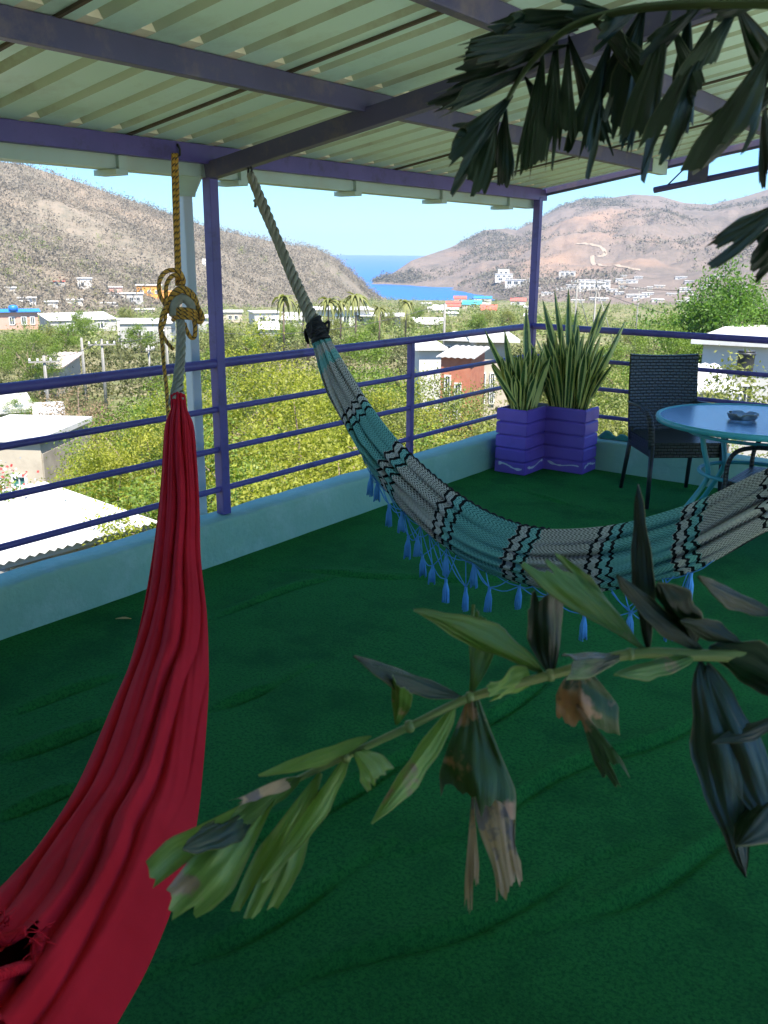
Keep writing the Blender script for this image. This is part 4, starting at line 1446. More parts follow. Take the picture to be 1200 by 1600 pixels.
def snake_plant(label, cx, cy, sx_, sy_, leaves, n, hmin, hmax):
    root = thing('snake_plant', label, 'snake plant', (cx, cy, PT - 0.02))
    for (bx, by, tx, ty, d) in leaves:
        tip = at_depth(tx, ty, d)
        base = Vector((cx + sx_ * random.uniform(-.8, .8), cy + sy_ * random.uniform(-.8, .8), PT - 0.03))
        sword_leaf(base, tip, random.uniform(0.055, 0.075), (0, 0, 0), random.uniform(0.2, 1.1), root)
    for _ in range(n):
        a = random.uniform(0, 6.28)
        rr_ = math.sqrt(random.random())
        bx, by = cx + sx_ * rr_ * math.cos(a), cy + sy_ * rr_ * math.sin(a)
        h = random.uniform(hmin, hmax) * (1 - 0.18 * rr_)
        lean = h * (0.05 + 0.32 * rr_ * random.uniform(0.4, 1.2))
        a2 = a + random.uniform(-0.5, 0.5)
        tip = (bx + lean * math.cos(a2), by + lean * math.sin(a2), PT + h)
        sword_leaf((bx, by, PT - 0.03), tip, random.uniform(0.046, 0.072), (lean * 0.35 * math.cos(a2), lean * 0.35 * math.sin(a2), -0.03), 0.636 + random.uniform(-1.0, 1.0), root)


DL = 7.35
snake_plant('shorter bushy snake plant with yellow edged leaves in the left arm of the purple planter', xl + 0.12, yf + 0.17, 0.08, 0.13,
            [(800, 630, 757, 515, 6.9), (795, 632, 767, 570, 6.9), (815, 628, 788, 515, 7.0), (830, 625, 822, 480, 7.1), (845, 628, 860, 555, 7.0)], 105, 0.24, 0.54)
snake_plant('taller snake plant with yellow edged leaves in the right arm of the purple planter', xr_ - 0.19, yb2 - 0.11, 0.15, 0.07,
            [(878, 632, 866, 452, DL), (895, 630, 888, 450, DL), (900, 630, 902, 480, DL), (905, 632, 955, 467, DL), (918, 630, 978, 500, DL - 0.1), (865, 630, 848, 468, DL), (912, 630, 940, 475, DL), (925, 620, 942, 590, DL), (915, 628, 955, 545, DL)], 105, 0.30, 0.70)

# ------------------------------------------------------------------ wicker chairs
m = bpy.data.materials.new('black_wicker')
m.use_nodes = True
t = NT(m)
uv = t.coord('UV')
br_ = t.node('ShaderNodeTexBrick', Vector=uv)
br_.inputs['Scale'].default_value = 1.0
br_.inputs['Mortar Size'].default_value = 0.0045
br_.inputs['Mortar Smooth'].default_value = 0.8
br_.inputs['Brick Width'].default_value = 0.044
br_.inputs['Row Height'].default_value = 0.022
br_.offset = 0.5
c = t.mix(br_.outputs['Fac'], (0.035, 0.043, 0.050), (0.003, 0.003, 0.004))
t.l.new(c, t.bsdf.inputs['Base Color'])
t.bsdf.inputs['Roughness'].default_value = 0.38
t.bump(t.math('SUBTRACT', 1.0, br_.outputs['Fac']), 1.0, 0.012)
M_wicker = m
M_black = mat('black_frame', (0.014, 0.016, 0.02), (0.022, 0.025, 0.03), 3, 0.4)


def weave_patch(mb, rows):
    """rows of points; uv in metres"""
    uvs = []
    for i, r in enumerate(rows):
        line, L = [], 0
        for j, p in enumerate(r):
            if j:
                L += (Vector(r[j]) - Vector(r[j - 1])).length
            line.append(L)
        uvs.append(line)
    vv = [0]
    for i in range(1, len(rows)):
        vv.append(vv[-1] + (Vector(rows[i][len(rows[i]) // 2]) - Vector(rows[i - 1][len(rows[i]) // 2])).length)
    return mb.grid(rows, [[(u, vv[i]) for u in uvs[i]] for i in range(len(rows))])


def wicker_chair(label, loc, face):
    """face: direction the sitter looks in, from local -y"""
    root = thing('wicker_chair', label, 'chair', loc, 'black wicker armchairs', math.atan2(face[1], face[0]) + math.pi / 2)
    # local: x to the sitter's left..., front is -y
    w, sd, sh, top = 0.50, 0.47, 0.455, 0.985
    bk = MB()
    fr, ba = [], []
    for i in range(13):
        u = i / 12
        z = sh - 0.06 + (top - sh + 0.06) * u
        y = 0.23 + 0.12 * u + 0.015 * math.sin(math.pi * u)
        hw = w / 2 * (1.02 - 0.02 * u) 
        fr.append([Vector((x, y - 0.012 + 0.03 * (1 - (x / hw) ** 2), z + (0.012 * (x / hw) ** 2 if i == 12 else 0))) for x in np.linspace(-hw, hw, 13)])
        ba.append([p + Vector((0, 0.03, 0)) for p in fr[-1]])
    weave_patch(bk, fr)
    weave_patch(bk, ba)
    bk.grid([fr[-1], ba[-1]]).grid([fr[0], ba[0]])
    bk.grid([[r[0] for r in fr], [r[0] for r in ba]]).grid([[r[-1] for r in fr], [r[-1] for r in ba]])
    bk.build('backrest', M_wicker, root, False, True)
    st = MB()
    rows = [[Vector((x, y, sh - 0.012 * math.cos(x * 3) * 0 - 0.01 * (1 - (2 * x / w) ** 2) * (1 - (2 * y / sd) ** 2))) for x in np.linspace(-w / 2 + 0.005, w / 2 - 0.005, 9)] for y in np.linspace(-sd / 2, sd / 2 + 0.01, 9)]
    weave_patch(st, rows)
    st.build('seat', M_wicker, root, False, True)
    ap = MB()
    for (a, b_) in (((-w / 2, -sd / 2), (w / 2, -sd / 2)), ((w / 2, -sd / 2), (w / 2, sd / 2)), ((-w / 2, sd / 2), (-w / 2, -sd / 2)), ((w / 2, sd / 2), (-w / 2, sd / 2))):
        lo_, hi_ = [], []
        for u in np.linspace(0, 1, 7):
            x, y = a[0] + (b_[0] - a[0]) * u, a[1] + (b_[1] - a[1]) * u
            lo_.append(Vector((x * 0.985, y * 0.985, sh - 0.105)))
            hi_.append(Vector((x, y, sh - 0.002)))
        weave_patch(ap, [lo_, hi_])
    ap.build('seat_skirt', M_wicker, root, False, True)
    for s in (-1, 1):
        MB().tube([(s * (w / 2 - 0.005), -sd / 2 - 0.005, sh - 0.02), (s * (w / 2 + 0.005), -sd / 2 - 0.03, 0.0)], [0.019, 0.015], 8).build('leg', M_black, root, True, True)
        MB().tube([(s * (w / 2 - 0.02), sd / 2, sh + 0.02), (s * (w / 2 - 0.0), sd / 2 + 0.10, 0.0)], [0.019, 0.015], 8).build('leg', M_black, root, True, True)
        path = smooth_path([(s * (w / 2 + 0.0), -sd / 2 - 0.005, sh - 0.04), (s * (w / 2 + 0.012), -sd / 2 + 0.0, sh + 0.10), (s * (w / 2 + 0.02), -sd / 2 + 0.045, sh + 0.18), (s * (w / 2 + 0.022), -sd / 2 + 0.15, sh + 0.215), (s * (w / 2 + 0.015), 0.05, sh + 0.215), (s * (w / 2 - 0.01), sd / 2 + 0.05, sh + 0.20)], 22)
        mb = MB()
        ring = []
        rows, uvs = [], []
        L = 0
        for i, p in enumerate(path):
            tg = (path[min(i + 1, 21)] - path[max(i - 1, 0)]).normalized()
            xx = Vector((1, 0, 0))
            yy = tg.cross(xx).normalized()
            if i:
                L += (p - path[i - 1]).length
            r_, uu = [], []
            for k_ in range(9):
                an = 2 * math.pi * k_ / 8
                r_.append(p + xx * 0.024 * math.cos(an) + yy * 0.013 * math.sin(an))
                uu.append((k_ * 0.017, L))
            rows.append(r_)
            uvs.append(uu)
        mb.grid(rows, uvs)
        mb.build('armrest', M_wicker, root, True, True)
    return root


fdir = Vector((0.64, -0.77)).normalized()
sdir = Vector((0.77, 0.64))
FLp, BLp = Vector((-2.102, 5.881)), Vector((-2.507, 6.419))
cc = (FLp + BLp) / 2 + sdir * 0.255
wicker_chair('black wicker armchair by the planter with its back to the far railing', (cc.x, cc.y, 0.003), fdir)
A_ = on_z(1150, 697, 0.668)
f2 = (-R0 * 0.80 + FH * 0.60).normalized()
s2 = Vector((-f2.y, f2.x, 0))
s2 = s2 if s2.dot(FH) < 0 else -s2
c2 = A_ - f2 * 0.20 - s2 * 0.27
wicker_chair('second black wicker armchair behind the patterned hammock, only its armrest showing', (c2.x, c2.y, 0.003), f2)

# ------------------------------------------------------------------ glass table
M_tealm = mat('teal_table_metal', (0.06, 0.33, 0.38), (0.08, 0.40, 0.45), 3, 0.4)
m = bpy.data.materials.new('rippled_glass')
m.use_nodes = True
t = NT(m)
t.bsdf.inputs['Base Color'].default_value = (0.10, 0.30, 0.72, 1)
t.bsdf.inputs['Roughness'].default_value = 0.12
t.bsdf.inputs['Transmission Weight'].default_value = 0.55
t.bsdf.inputs['IOR'].default_value = 1.5
t.bsdf.inputs['Specular IOR Level'].default_value = 0.9
t.bump(t.noise(t.scaled(t.coord('Object'), (1, 1, 1)), 55, 3, 0.6), 0.5, 0.004)
M_glass = m
TZ = 0.755
tc = on_z(1184, 656, TZ)
tc.z = 0
TR = 0.57
tb = thing('glass_table', 'round rippled glass table with teal metal rim and bent legs', 'table', tc)
MB().lathe(tc + Vector((0, 0, TZ)), [(0.0, -0.004), (TR - 0.012, -0.004), (TR - 0.012, 0.004), (0, 0.004)], 72).build('glass_top', M_glass, tb, False)
MB().lathe(tc + Vector((0, 0, TZ)), [(TR - 0.014, -0.022), (TR - 0.010, -0.028), (TR + 0.006, -0.024), (TR + 0.012, -0.006), (TR + 0.008, 0.008), (TR - 0.004, 0.010), (TR - 0.014, 0.007), (TR - 0.014, -0.022)], 72).build('rim', M_tealm, tb, True)
leg0 = math.atan2(-0.75, -0.66)
for i in range(4):
    a = leg0 + i * math.pi / 2
    u = Vector((math.cos(a), math.sin(a), 0))
    path = smooth_path([tc + u * 0.36 + Vector((0, 0, TZ - 0.02)), tc + u * 0.335 + Vector((0, 0, 0.6)), tc + u * 0.29 + Vector((0, 0, 0.45)), tc + u * 0.32 + Vector((0, 0, 0.36)), tc + u * 0.46 + Vector((0, 0, 0.18)), tc + u * 0.54 + Vector((0, 0, 0.09)), tc + u * 0.57 + Vector((0, 0, 0.0))], 26)
    MB().tube(path, 0.0155, 10).build('leg', M_tealm, tb, True)


def ring(r, z, rad, name):
    P = [tc + Vector((r * math.cos(k_ / 48 * 2 * math.pi), r * math.sin(k_ / 48 * 2 * math.pi), z)) for k_ in range(49)]
    return MB().tube(P, rad, 8, False).build(name, M_tealm, tb, True)


ring(0.30, 0.43, 0.012, 'brace_ring')
ring(0.39, TZ - 0.075, 0.010, 'brace_ring')
at = thing('ashtray', 'round clear glass ashtray on the glass table', 'ashtray', on_z(1160, 655, TZ + 0.006))
m = bpy.data.materials.new('clear_glass')
m.use_nodes = True
t = NT(m)
t.bsdf.inputs['Base Color'].default_value = (0.75, 0.88, 0.95, 1)
t.bsdf.inputs['Roughness'].default_value = 0.05
t.bsdf.inputs['Transmission Weight'].default_value = 0.85
ab = MB()
rows = []
for r, z in [(0.0, 0), (0.070, 0), (0.080, 0.008), (0.088, 0.034), (0.084, 0.040), (0.074, 0.037), (0.060, 0.012), (0.0, 0.010)]:
    row = []
    for k_ in range(40):
        an = k_ / 40 * 2 * math.pi
        dip = 0.012 if (z > 0.03 and k_ % 10 < 2) else 0
        row.append(Vector((r * math.cos(an), r * math.sin(an), z - dip)))
    rows.append(row)
ab.grid(rows, close=True)
ab.build('dish', m, at, True, True)

# ------------------------------------------------------------------ patterned hammock
def px_curve(tab, f):
    return [(p, f(x, y)) for p, x, y in tab]


HA = Vector((-3.45, 3.5, 2.08))
HANG = math.radians(-8)
HU = Vector((math.cos(HANG), math.sin(HANG), 0))
HN = Vector((math.sin(HANG), -math.cos(HANG), 0))     # towards the viewer
T_px = [(-.25, 512, 522), (.3, 541, 575), (1, 573, 627), (1.5, 600, 664), (2, 632, 700), (2.5, 676, 742), (3, 718, 774), (3.5, 774, 807), (4, 835, 826), (4.5, 895, 827), (5, 965, 820), (5.5, 1030, 803), (6, 1098, 780), (6.5, 1155, 752), (6.85, 1200, 731)]
B_px = [(-.25, 487, 528), (.3, 512, 612), (1, 555, 686), (1.5, 580, 735), (2, 613, 776), (2.5, 655, 820), (3, 702, 860), (3.5, 752, 890), (4, 811, 914), (4.5, 880, 924), (5, 949, 925), (5.5, 1015, 911), (6, 1084, 892), (6.5, 1150, 860), (6.85, 1200, 828)]


def to_sz(tab, off):
    out = []
    for p, x, y in tab:
        q = on_vplane(x, y, HA + HN * off, HANG)
        out.append((p, (q - HA).dot(HU), q.z))
    return out


def mirrored(tab, pc, sc):
    ps, ss, zs = [a for a, _, _ in tab], [b for _, b, _ in tab], [c for _, _, c in tab]
    out = list(tab)
    for p in (7.4, 7.9, 8.4, 8.8, 9.15):
        q = 2 * pc - p
        k = np.interp(6.85, ps, ss) - (2 * sc - np.interp(2 * pc - 6.85, ps, ss)), np.interp(6.85, ps, zs) - np.interp(2 * pc - 6.85, ps, zs)
        out.append((p, 2 * sc - np.interp(q, ps, ss) + k[0], np.interp(q, ps, zs) + k[1]))
    return out


Tz, Bz = to_sz(T_px, -0.02), to_sz(B_px, 0.03)
pc = 4.45
sc = np.interp(pc, [a for a, _, _ in Tz], [b for _, b, _ in Tz])
Tz, Bz = mirrored(Tz, pc, sc), mirrored(Bz, pc, sc)


def curve_at(tab, p, off):
    ps = [a for a, _, _ in tab]
    s = np.interp(p, ps, [b for _, b, _ in tab])
    z = np.interp(p, ps, [c for _, _, c in tab])
    return HA + HU * float(s) + HN * off + Vector((0, 0, float(z) - HA.z))


def smooth_curve(tab, p, off):
    w = [(-.2, .2), (-.1, .25), (0, .1), (.1, .25), (.2, .2)]
    acc = Vector((0, 0, 0))
    for d, k in w:
        acc += curve_at(tab, min(9.15, max(-.25, p + d)), off) * k
    return acc


m = bpy.data.materials.new('herringbone_cloth')
m.use_nodes = True
t = NT(m)
sp = t.node('ShaderNodeSeparateXYZ', Vector=t.coord('UV'))
P_, V_ = sp.outputs[0], sp.outputs[1]
fl_ = t.math('FLOOR', P_)
par = t.math('FLOORED_MODULO', fl_, 2.0)                         # 1: teal interval, 0: grey interval
tri = t.math('ABSOLUTE', t.math('SUBTRACT', t.math('FRACT', t.math('MULTIPLY', V_, 15.0)), 0.5))
diag = t.math('FRACT', t.math('ADD', t.math('MULTIPLY', P_, 20.0), t.math('MULTIPLY', tri, 3.0)))
thr = t.math('GREATER_THAN', diag, 0.5)
rows2 = t.math('GREATER_THAN', t.math('FRACT', t.math('MULTIPLY', V_, 62.0)), 0.30)
thr = t.math('MULTIPLY', thr, rows2)
plain = t.ramp(V_, [(0.44, 0.0), (0.50, 0.75), (0.60, 0.75), (0.66, 0.0)])
thr = t.math('MULTIPLY', thr, t.math('SUBTRACT', 1.0, t.math('MULTIPLY', plain, 0.8)))
g_ = t.mix(thr, (0.50, 0.48, 0.45), (0.035, 0.035, 0.038))
te = t.mix(thr, (0.17, 0.42, 0.40), (0.03, 0.13, 0.14))
base = t.mix(par, g_, te)
d_ = t.math('SUBTRACT', t.math('FRACT', t.math('ADD', P_, 0.5)), 0.5)
wv = t.math('MULTIPLY', t.math('SINE', t.math('MULTIPLY', V_, 37.0)), 0.026)
wv2 = t.math('MULTIPLY', t.math('SINE', t.math('MULTIPLY', V_, 91.0)), 0.010)
d_ = t.math('ADD', t.math('ADD', d_, wv), wv2)
inb = t.math('LESS_THAN', t.math('ABSOLUTE', d_), 0.155)
base = t.mix(inb, base, t.mix(t.math('GREATER_THAN', d_, 0.0), t.mix(thr, (0.5, 0.5, 0.48), (0.2, 0.2, 0.2)), t.mix(thr, (0.22, 0.48, 0.47), (0.05, 0.2, 0.2))))
ln = None
for off in (-0.125, 0.0, 0.125):
    k_ = t.math('LESS_THAN', t.math('ABSOLUTE', t.math('SUBTRACT', d_, off)), 0.021)
    ln = k_ if ln is None else t.math('MAXIMUM', ln, k_)
okb = t.math('MULTIPLY', t.math('GREATER_THAN', P_, 0.5), t.math('LESS_THAN', P_, 8.5))
base = t.mix(t.math('MULTIPLY', ln, okb), base, (0.008, 0.008, 0.01))
t.l.new(base, t.bsdf.inputs['Base Color'])
t.bsdf.inputs['Roughness'].default_value = 0.9
t.bsdf.inputs['Specular IOR Level'].default_value = 0.1
t.bump(t.math('ADD', t.math('MULTIPLY', thr, -0.6), t.math('SINE', t.math('MULTIPLY', V_, 380.0))), 0.4, 0.003)
M_cloth = m
hm = thing('hammock', 'grey and teal herringbone hammock with black zigzag bands and blue tassels', 'hammock', HA)
NP, NV = 190, 84
fr, uvf = [], []
bk_, uvb = [], []
for i in range(NP + 1):
    p = -.25 + 9.4 * i / NP
    Tq, Bq = smooth_curve(Tz, p, -0.02), smooth_curve(Bz, p, 0.03)
    wd = (Tq - Bq).length
    rf, rb_, uf, ub = [], [], [], []
    for j in range(NV + 1):
        v_ = j / NV
        q = Tq.lerp(Bq, v_)
        bul = 0.34 * wd * math.sin(math.pi * v_) ** 0.7
        nf = 5.5
        ph = nf * v_ + 0.25 * math.sin(p * 1.1) + 0.12 * math.sin(p * 2.7 + v_ * 5)
        amp = 0.115 * wd * (0.55 + 0.45 * math.sin(2.3 * p + 9 * v_)) * (1.5 if p < 1.5 or p > 7.5 else 1.0) * math.sin(math.pi * min(1, v_ * 1.02 + 0.0001)) ** 0.5
        pl_ = amp * (abs(math.sin(math.pi * ph)) ** 0.8 * 2 - 1)
        q2 = q + HN * (bul + pl_)
        q2.z += 0.006 * math.sin(p * 5) * (v_ > 0.97) + 0.15 * pl_
        rf.append(q2)
        uf.append((p, v_))
        rb_.append(q - HN * (0.30 * wd * math.sin(math.pi * v_) ** 0.7 + 0.4 * pl_))
        ub.append((p, 1 - v_))
    fr.append(rf)
    bk_.append(rb_)
    uvf.append(uf)
    uvb.append(ub)
mb = MB().grid(fr, uvf).grid(bk_, uvb)
mb.build('cloth', M_cloth, hm, True)


def strands(mb, path, R, r, n, turns, seg=6, flare=None):
    """n strands twisted round a path"""
    Pp = smooth_path(path, 70)
    for k in range(n):
        pts = []
        for i, p in enumerate(Pp):
            u = i / 69
            tg = (Pp[min(i + 1, 69)] - Pp[max(i - 1, 0)]).normalized()
            x = Vector((1, 0.3, 0)).cross(tg).normalized()
            y = tg.cross(x)
            RR = R if not hasattr(R, '__len__') else float(np.interp(u, np.linspace(0, 1, len(R)), R))
            a = 2 * math.pi * (k / n + turns * u)
            pts.append(p + x * RR * math.cos(a) + y * RR * math.sin(a))
        mb.tube(pts, r, seg)
    return mb


M_rope = mat('grey_cotton_cord', (0.26, 0.24, 0.18), (0.36, 0.34, 0.27), 30, 0.95, bump=0.6, bscale=220, bdist=0.003)
M_blackc = mat('black_cord', (0.012, 0.012, 0.014), (0.025, 0.025, 0.03), 20, 0.9, bump=0.5, bscale=150, bdist=0.004)
M_blue = mat('blue_cotton', (0.07, 0.27, 0.62), (0.11, 0.36, 0.74), 25, 0.9)
top = on_vplane(391, 272, HA, HANG)
kn = on_vplane(492, 508, HA, HANG)
strands(MB(), [top, top.lerp(kn, 0.35) - Vector((0, 0, 0.010)), top.lerp(kn, 0.7) - Vector((0, 0, 0.012)), kn], [0.010, 0.018, 0.014, 0.018, 0.020, 0.026], 0.0125, 4, 5.5).build('rope', M_rope, hm, True)
# hanging hook and frayed bits
MB().tube([top + Vector((0, 0, 0.045)), top + Vector((0.012, 0, 0.02)), top + Vector((0.0, 0, -0.012)), top + Vector((-0.014, 0, 0.0)), top + Vector((-0.012, 0, 0.03))], 0.006, 6).build('hook', W['black'], hm, True)
q = on_vplane(404, 314, HA, HANG)
MB().tube(smooth_path([q + HU * 0.012, q - HU * 0.006 + HN * 0.02, q - HU * 0.024, q - HU * 0.028 - Vector((0, 0, 0.03))], 8), 0.008, 6).build('knot', M_rope, hm, True)
mb = MB()
random.seed(11)
ax_ = (on_vplane(545, 640, HA, HANG) - kn).normalized()
for k in range(16):
    a0 = random.uniform(0, 6.28)
    c0 = kn + ax_ * random.uniform(-0.02, 0.085)
    Rk = random.uniform(0.028, 0.044)
    e1 = ax_.orthogonal().normalized()
    e2 = ax_.cross(e1)
    tl = random.uniform(-0.4, 0.4)
    mb.tube([c0 + e1 * Rk * math.cos(a0 + s_) + e2 * Rk * math.sin(a0 + s_) + ax_ * tl * Rk * math.sin(s_) for s_ in np.linspace(0, 6.4, 18)], 0.0095, 6)
for k in range(5):
    a0 = random.uniform(0, 6.28)
    e1 = ax_.orthogonal().normalized()
    e2 = ax_.cross(e1)
    o_ = e1 * math.cos(a0) + e2 * math.sin(a0)
    c0 = kn + ax_ * random.uniform(0, 0.06)
    mb.tube(smooth_path([c0 + o_ * 0.03, c0 + o_ * 0.07 + Vector((0, 0, 0.01)), c0 + o_ * 0.06 - Vector((0, 0, 0.05))], 8), 0.007, 5)
mb.build('binding', M_blackc, hm, True)
# other end, beyond the frame
eR = smooth_curve(Tz, 9.15, 0).lerp(smooth_curve(Bz, 9.15, 0), 0.5)
top2 = eR + HU * 0.42 + Vector((0, 0, 0.75))
strands(MB(), [eR, eR.lerp(top2, 0.5), top2], [0.026, 0.018, 0.012], 0.0125, 4, 5).build('rope', M_rope, hm, True)
top3 = Vector((top2.x, top2.y, zb_(top2.x) - 0.05))
MB().tube([top2 - Vector((0, 0, 0.02)), top3], 0.008, 6).build('hook', W['black'], hm, True)
# net fringe and tassels
tas = [(590, 752, .03), (608, 788, .03), (628, 800, .06), (638, 838, .03), (653, 838, .05), (660, 868, .03), (697, 866, .05), (697, 905, .03), (728, 918, .03), (765, 918, .03), (812, 916, .03), (740, 880, .06), (913, 960, .02), (1048, 960, .02), (1080, 895, .03), (860, 932, .03), (985, 957, .03), (1012, 930, .05), (580, 742, .05), (676, 884, .05)]
tp = [on_vplane(x, y, HA + HN * o_, HANG) for x, y, o_ in tas]
mb = MB()
strands(mb, [Vector((0, 0, 0)), Vector((0, 0, -0.012)), Vector((0, 0, -0.024))], 0.003, 0.0045, 4, 1)
for k in range(20):
    a = k * 2.4
    r_ = 0.005 + 0.014 * ((k % 5) / 5)
    mb.tube([(0.004 * math.cos(a), 0.004 * math.sin(a), -0.014), (r_ * 0.8 * math.cos(a), r_ * 0.8 * math.sin(a), -0.045), (r_ * math.cos(a), r_ * math.sin(a), -0.092 - 0.012 * math.sin(k * 5))], [0.003, 0.0035, 0.0032], 5)
tz_ = mb.build('tassel', M_blue, hm, True, True)
for i, p in enumerate(tp):
    o = tz_ if i == 0 else tz_.copy()
    if i:
        COL.objects.link(o)
        o.parent = hm
    o.location = p - HA
    o.rotation_euler = (random.uniform(-.08, .08), random.uniform(-.08, .08), random.uniform(0, 6.28))
    o.scale = (1, 1, random.uniform(0.85, 1.1))
mb = MB()


def cord(a, b, sag=0.012):
    mid = a.lerp(b, 0.5) - Vector((0, 0, sag))
    mb.tube(smooth_path([a, mid, b], 8), 0.0024, 5)


order = sorted(range(len(tp)), key=lambda i: (tp[i] - HA).dot(HU))
allB = [smooth_curve(Bz, p, 0.03) + HN * 0.01 for p in np.linspace(1.2, 7.3, 42)]
for i in order:
    near_ = sorted(allB, key=lambda b_: (b_ - tp[i]).length)
    s0 = (tp[i] - HA).dot(HU)
    for off in (-0.10, -0.02, 0.08):
        b_ = min(allB, key=lambda q: abs((q - HA).dot(HU) - s0 - off))
        cord(tp[i], b_ + Vector((0, 0, 0.005)), 0.008)
for a, b_ in zip(order[:-1], order[1:]):
    if (tp[a] - tp[b_]).length < 0.45:
        cord(tp[a], tp[b_], 0.02)
# small free net diamonds between the last tassels
for x0, y0, x1, y1 in [(955, 925, 980, 950), (980, 950, 1003, 928), (940, 925, 913, 960), (980, 950, 1012, 975), (1003, 948, 985, 958), (1012, 975, 1048, 960), (1040, 905, 1048, 960), (1015, 912, 1000, 945)]:
    cord(on_vplane(x0, y0, HA + HN * .04, HANG), on_vplane(x1, y1, HA + HN * .03, HANG), 0.006)
mb.build('fringe_net', M_blue, hm, True)
# black selvedge cord along the upper edge
mb = MB()
mb.tube([smooth_curve(Tz, p, -0.02) + Vector((0, 0, 0.004 * math.sin(p * 60))) for p in np.linspace(2.0, 4.2, 120)], 0.0045, 6)
mb.build('edge_cord', M_blackc, hm, True)

# ------------------------------------------------------------------ red hammock
m = bpy.data.materials.new('red_cotton')
m.use_nodes = True
t = NT(m)
sp = t.node('ShaderNodeSeparateXYZ', Vector=t.coord('UV'))
nz = t.noise(t.coord('Object'), 3.0, 4)
c = t.mix(t.ramp(nz, [(0.3, 0.0), (0.7, 1.0)]), (0.43, 0.008, 0.018), (0.56, 0.014, 0.030))
t.l.new(c, t.bsdf.inputs['Base Color'])
t.bsdf.inputs['Roughness'].default_value = 0.85
t.bsdf.inputs['Specular IOR Level'].default_value = 0.12
t.bump(t.noise(t.scaled(t.coord('Object'), (1, 1, 1)), 260, 3, 0.7), 0.25, 0.002)
M_red = m
rh = thing('hammock', 'plain crimson red hammock hanging gathered from a golden rope at left', 'hammock', (-3.70, 3.28, 2.14))
RK = [  # left px, right px, distance
    (266, 618, 290, 618, 4.08), (266, 640, 293, 640, 4.02), (257, 668, 303, 666, 3.92), (253, 730, 308, 722, 3.72), (247, 800, 312, 792, 3.5), (236, 880, 314, 872, 3.28), (222, 960, 323, 955, 3.05),
    (203, 1035, 326, 1030, 2.85), (176, 1100, 325, 1100, 2.65), (121, 1225, 313, 1247, 2.32), (55, 1327, 298, 1330, 2.1), (0, 1386, 272, 1412, 1.96), (-60, 1440, 232, 1510, 1.82), (-130, 1510, 183, 1600, 1.7), (-230, 1590, 110, 1730, 1.58), (-360, 1690, 0, 1880, 1.48)]
Lp = [at_dist(a, b_, d) for a, b_, c_, e_, d in RK]
Rp = [at_dist(c_, e_, d * 1.0) for a, b_, c_, e_, d in RK]
# beyond the frame it rises again to the house wall behind the viewer
ctr_end = (Lp[-1] + Rp[-1]) / 2
for pt, w_ in ((Vector((-0.45, -0.35, 0.60)), 0.16), (Vector((-0.05, -0.85, 0.85)), 0.11), (Vector((0.32, -1.3, 1.12)), 0.03)):
    Lp.append(pt + Vector((-0.3, -0.3, 0.9)) * w_)
    Rp.append(pt - Vector((-0.3, -0.3, 0.9)) * w_)
NR = 230
Lc, Rc = smooth_path(Lp, NR), smooth_path(Rp, NR)
NVr = 120
fr, bk_, uvf = [], [], []
n_k = len(Lp) - 1
for i in range(NR):
    p = i / (NR - 1) * n_k
    a, b_ = Lc[i], Rc[i]
    mid = (a + b_) / 2
    tov = (EYEP - mid).normalized() if p < 15 else None
    tg = ((Lc[min(i + 1, NR - 1)] + Rc[min(i + 1, NR - 1)]) - (Lc[max(i - 1, 0)] + Rc[max(i - 1, 0)])).normalized()
    nr = (b_ - a).cross(tg).normalized()
    wd = (b_ - a).length
    if i == 0:
        nprev = nr if nr.dot(EYEP - mid) > 0 else -nr
    if nr.dot(nprev) < 0:
        nr = -nr
    nprev = nr
    r1, r2, uu = [], [], []
    for j in range(NVr + 1):
        v_ = j / NVr
        q = a.lerp(b_, v_)
        flat_ = min(1, max(0, (p - 7) / 3))
        vmax = lerp(1.0, 0.74, flat_)
        # folds run along the hammock; a smooth flap hangs on the right lower part
        ph = 4.6 * (v_ / vmax) ** 0.9 + 0.25 * math.sin(p * 0.8 + 1) + 0.10 * math.sin(p * 1.9 + v_ * 6)
        fade = 1.0 if v_ < vmax else max(0, 1 - (v_ - vmax) / 0.07)
        env = math.sin(math.pi * min(1, max(0.0, v_))) ** 0.4
        A = wd * lerp(0.10, 0.085, flat_) * fade * env * (0.65 + 0.35 * math.sin(4.3 * v_ * 3 + 1.0))
        s_ = abs(math.sin(math.pi * ph)) ** 0.65
        fine = 0.012 * wd * math.sin(2 * math.pi * (13 * v_ + 0.3 * math.sin(p))) * (1 if p < 4 else 0.35) * env * fade
        pl_ = A * (s_ * 2 - 1.25) + fine
        bul = wd * 0.30 * math.sin(math.pi * v_) ** 0.8 * lerp(1, 0.7, flat_)
        if v_ > vmax:
            bul *= lerp(1, 0.85, (v_ - vmax) / max(1e-3, 1 - vmax) * flat_)
        q2 = q + nr * (bul + pl_)
        r1.append(q2)
        r2.append(q - nr * wd * 0.30 * math.sin(math.pi * v_) ** 0.8)
        uu.append((p, v_))
    fr.append(r1)
    bk_.append(r2)
    uvf.append(uu)
# an open mouth between two folds at the lower left
mb = MB()
vs = [p for r in fr for p in r]
fs = []
M1 = NVr + 1
for i in range(NR - 1):
    p = i / (NR - 1) * n_k
    for j in range(NVr):
        v_ = j / NVr
        c1 = 13.05
        if abs((p - c1) / 0.65 + (v_ - 0.40) * 3.0) + abs((v_ - 0.40) / 0.11) * 0.9 < 0.9:
            continue
        fs.append((i * M1 + j, i * M1 + j + 1, (i + 1) * M1 + j + 1, (i + 1) * M1 + j))
mb.add(vs, fs, [u for r in uvf for u in r])
mb.grid(bk_, uvf)
mb.build('cloth', M_red, rh, True)


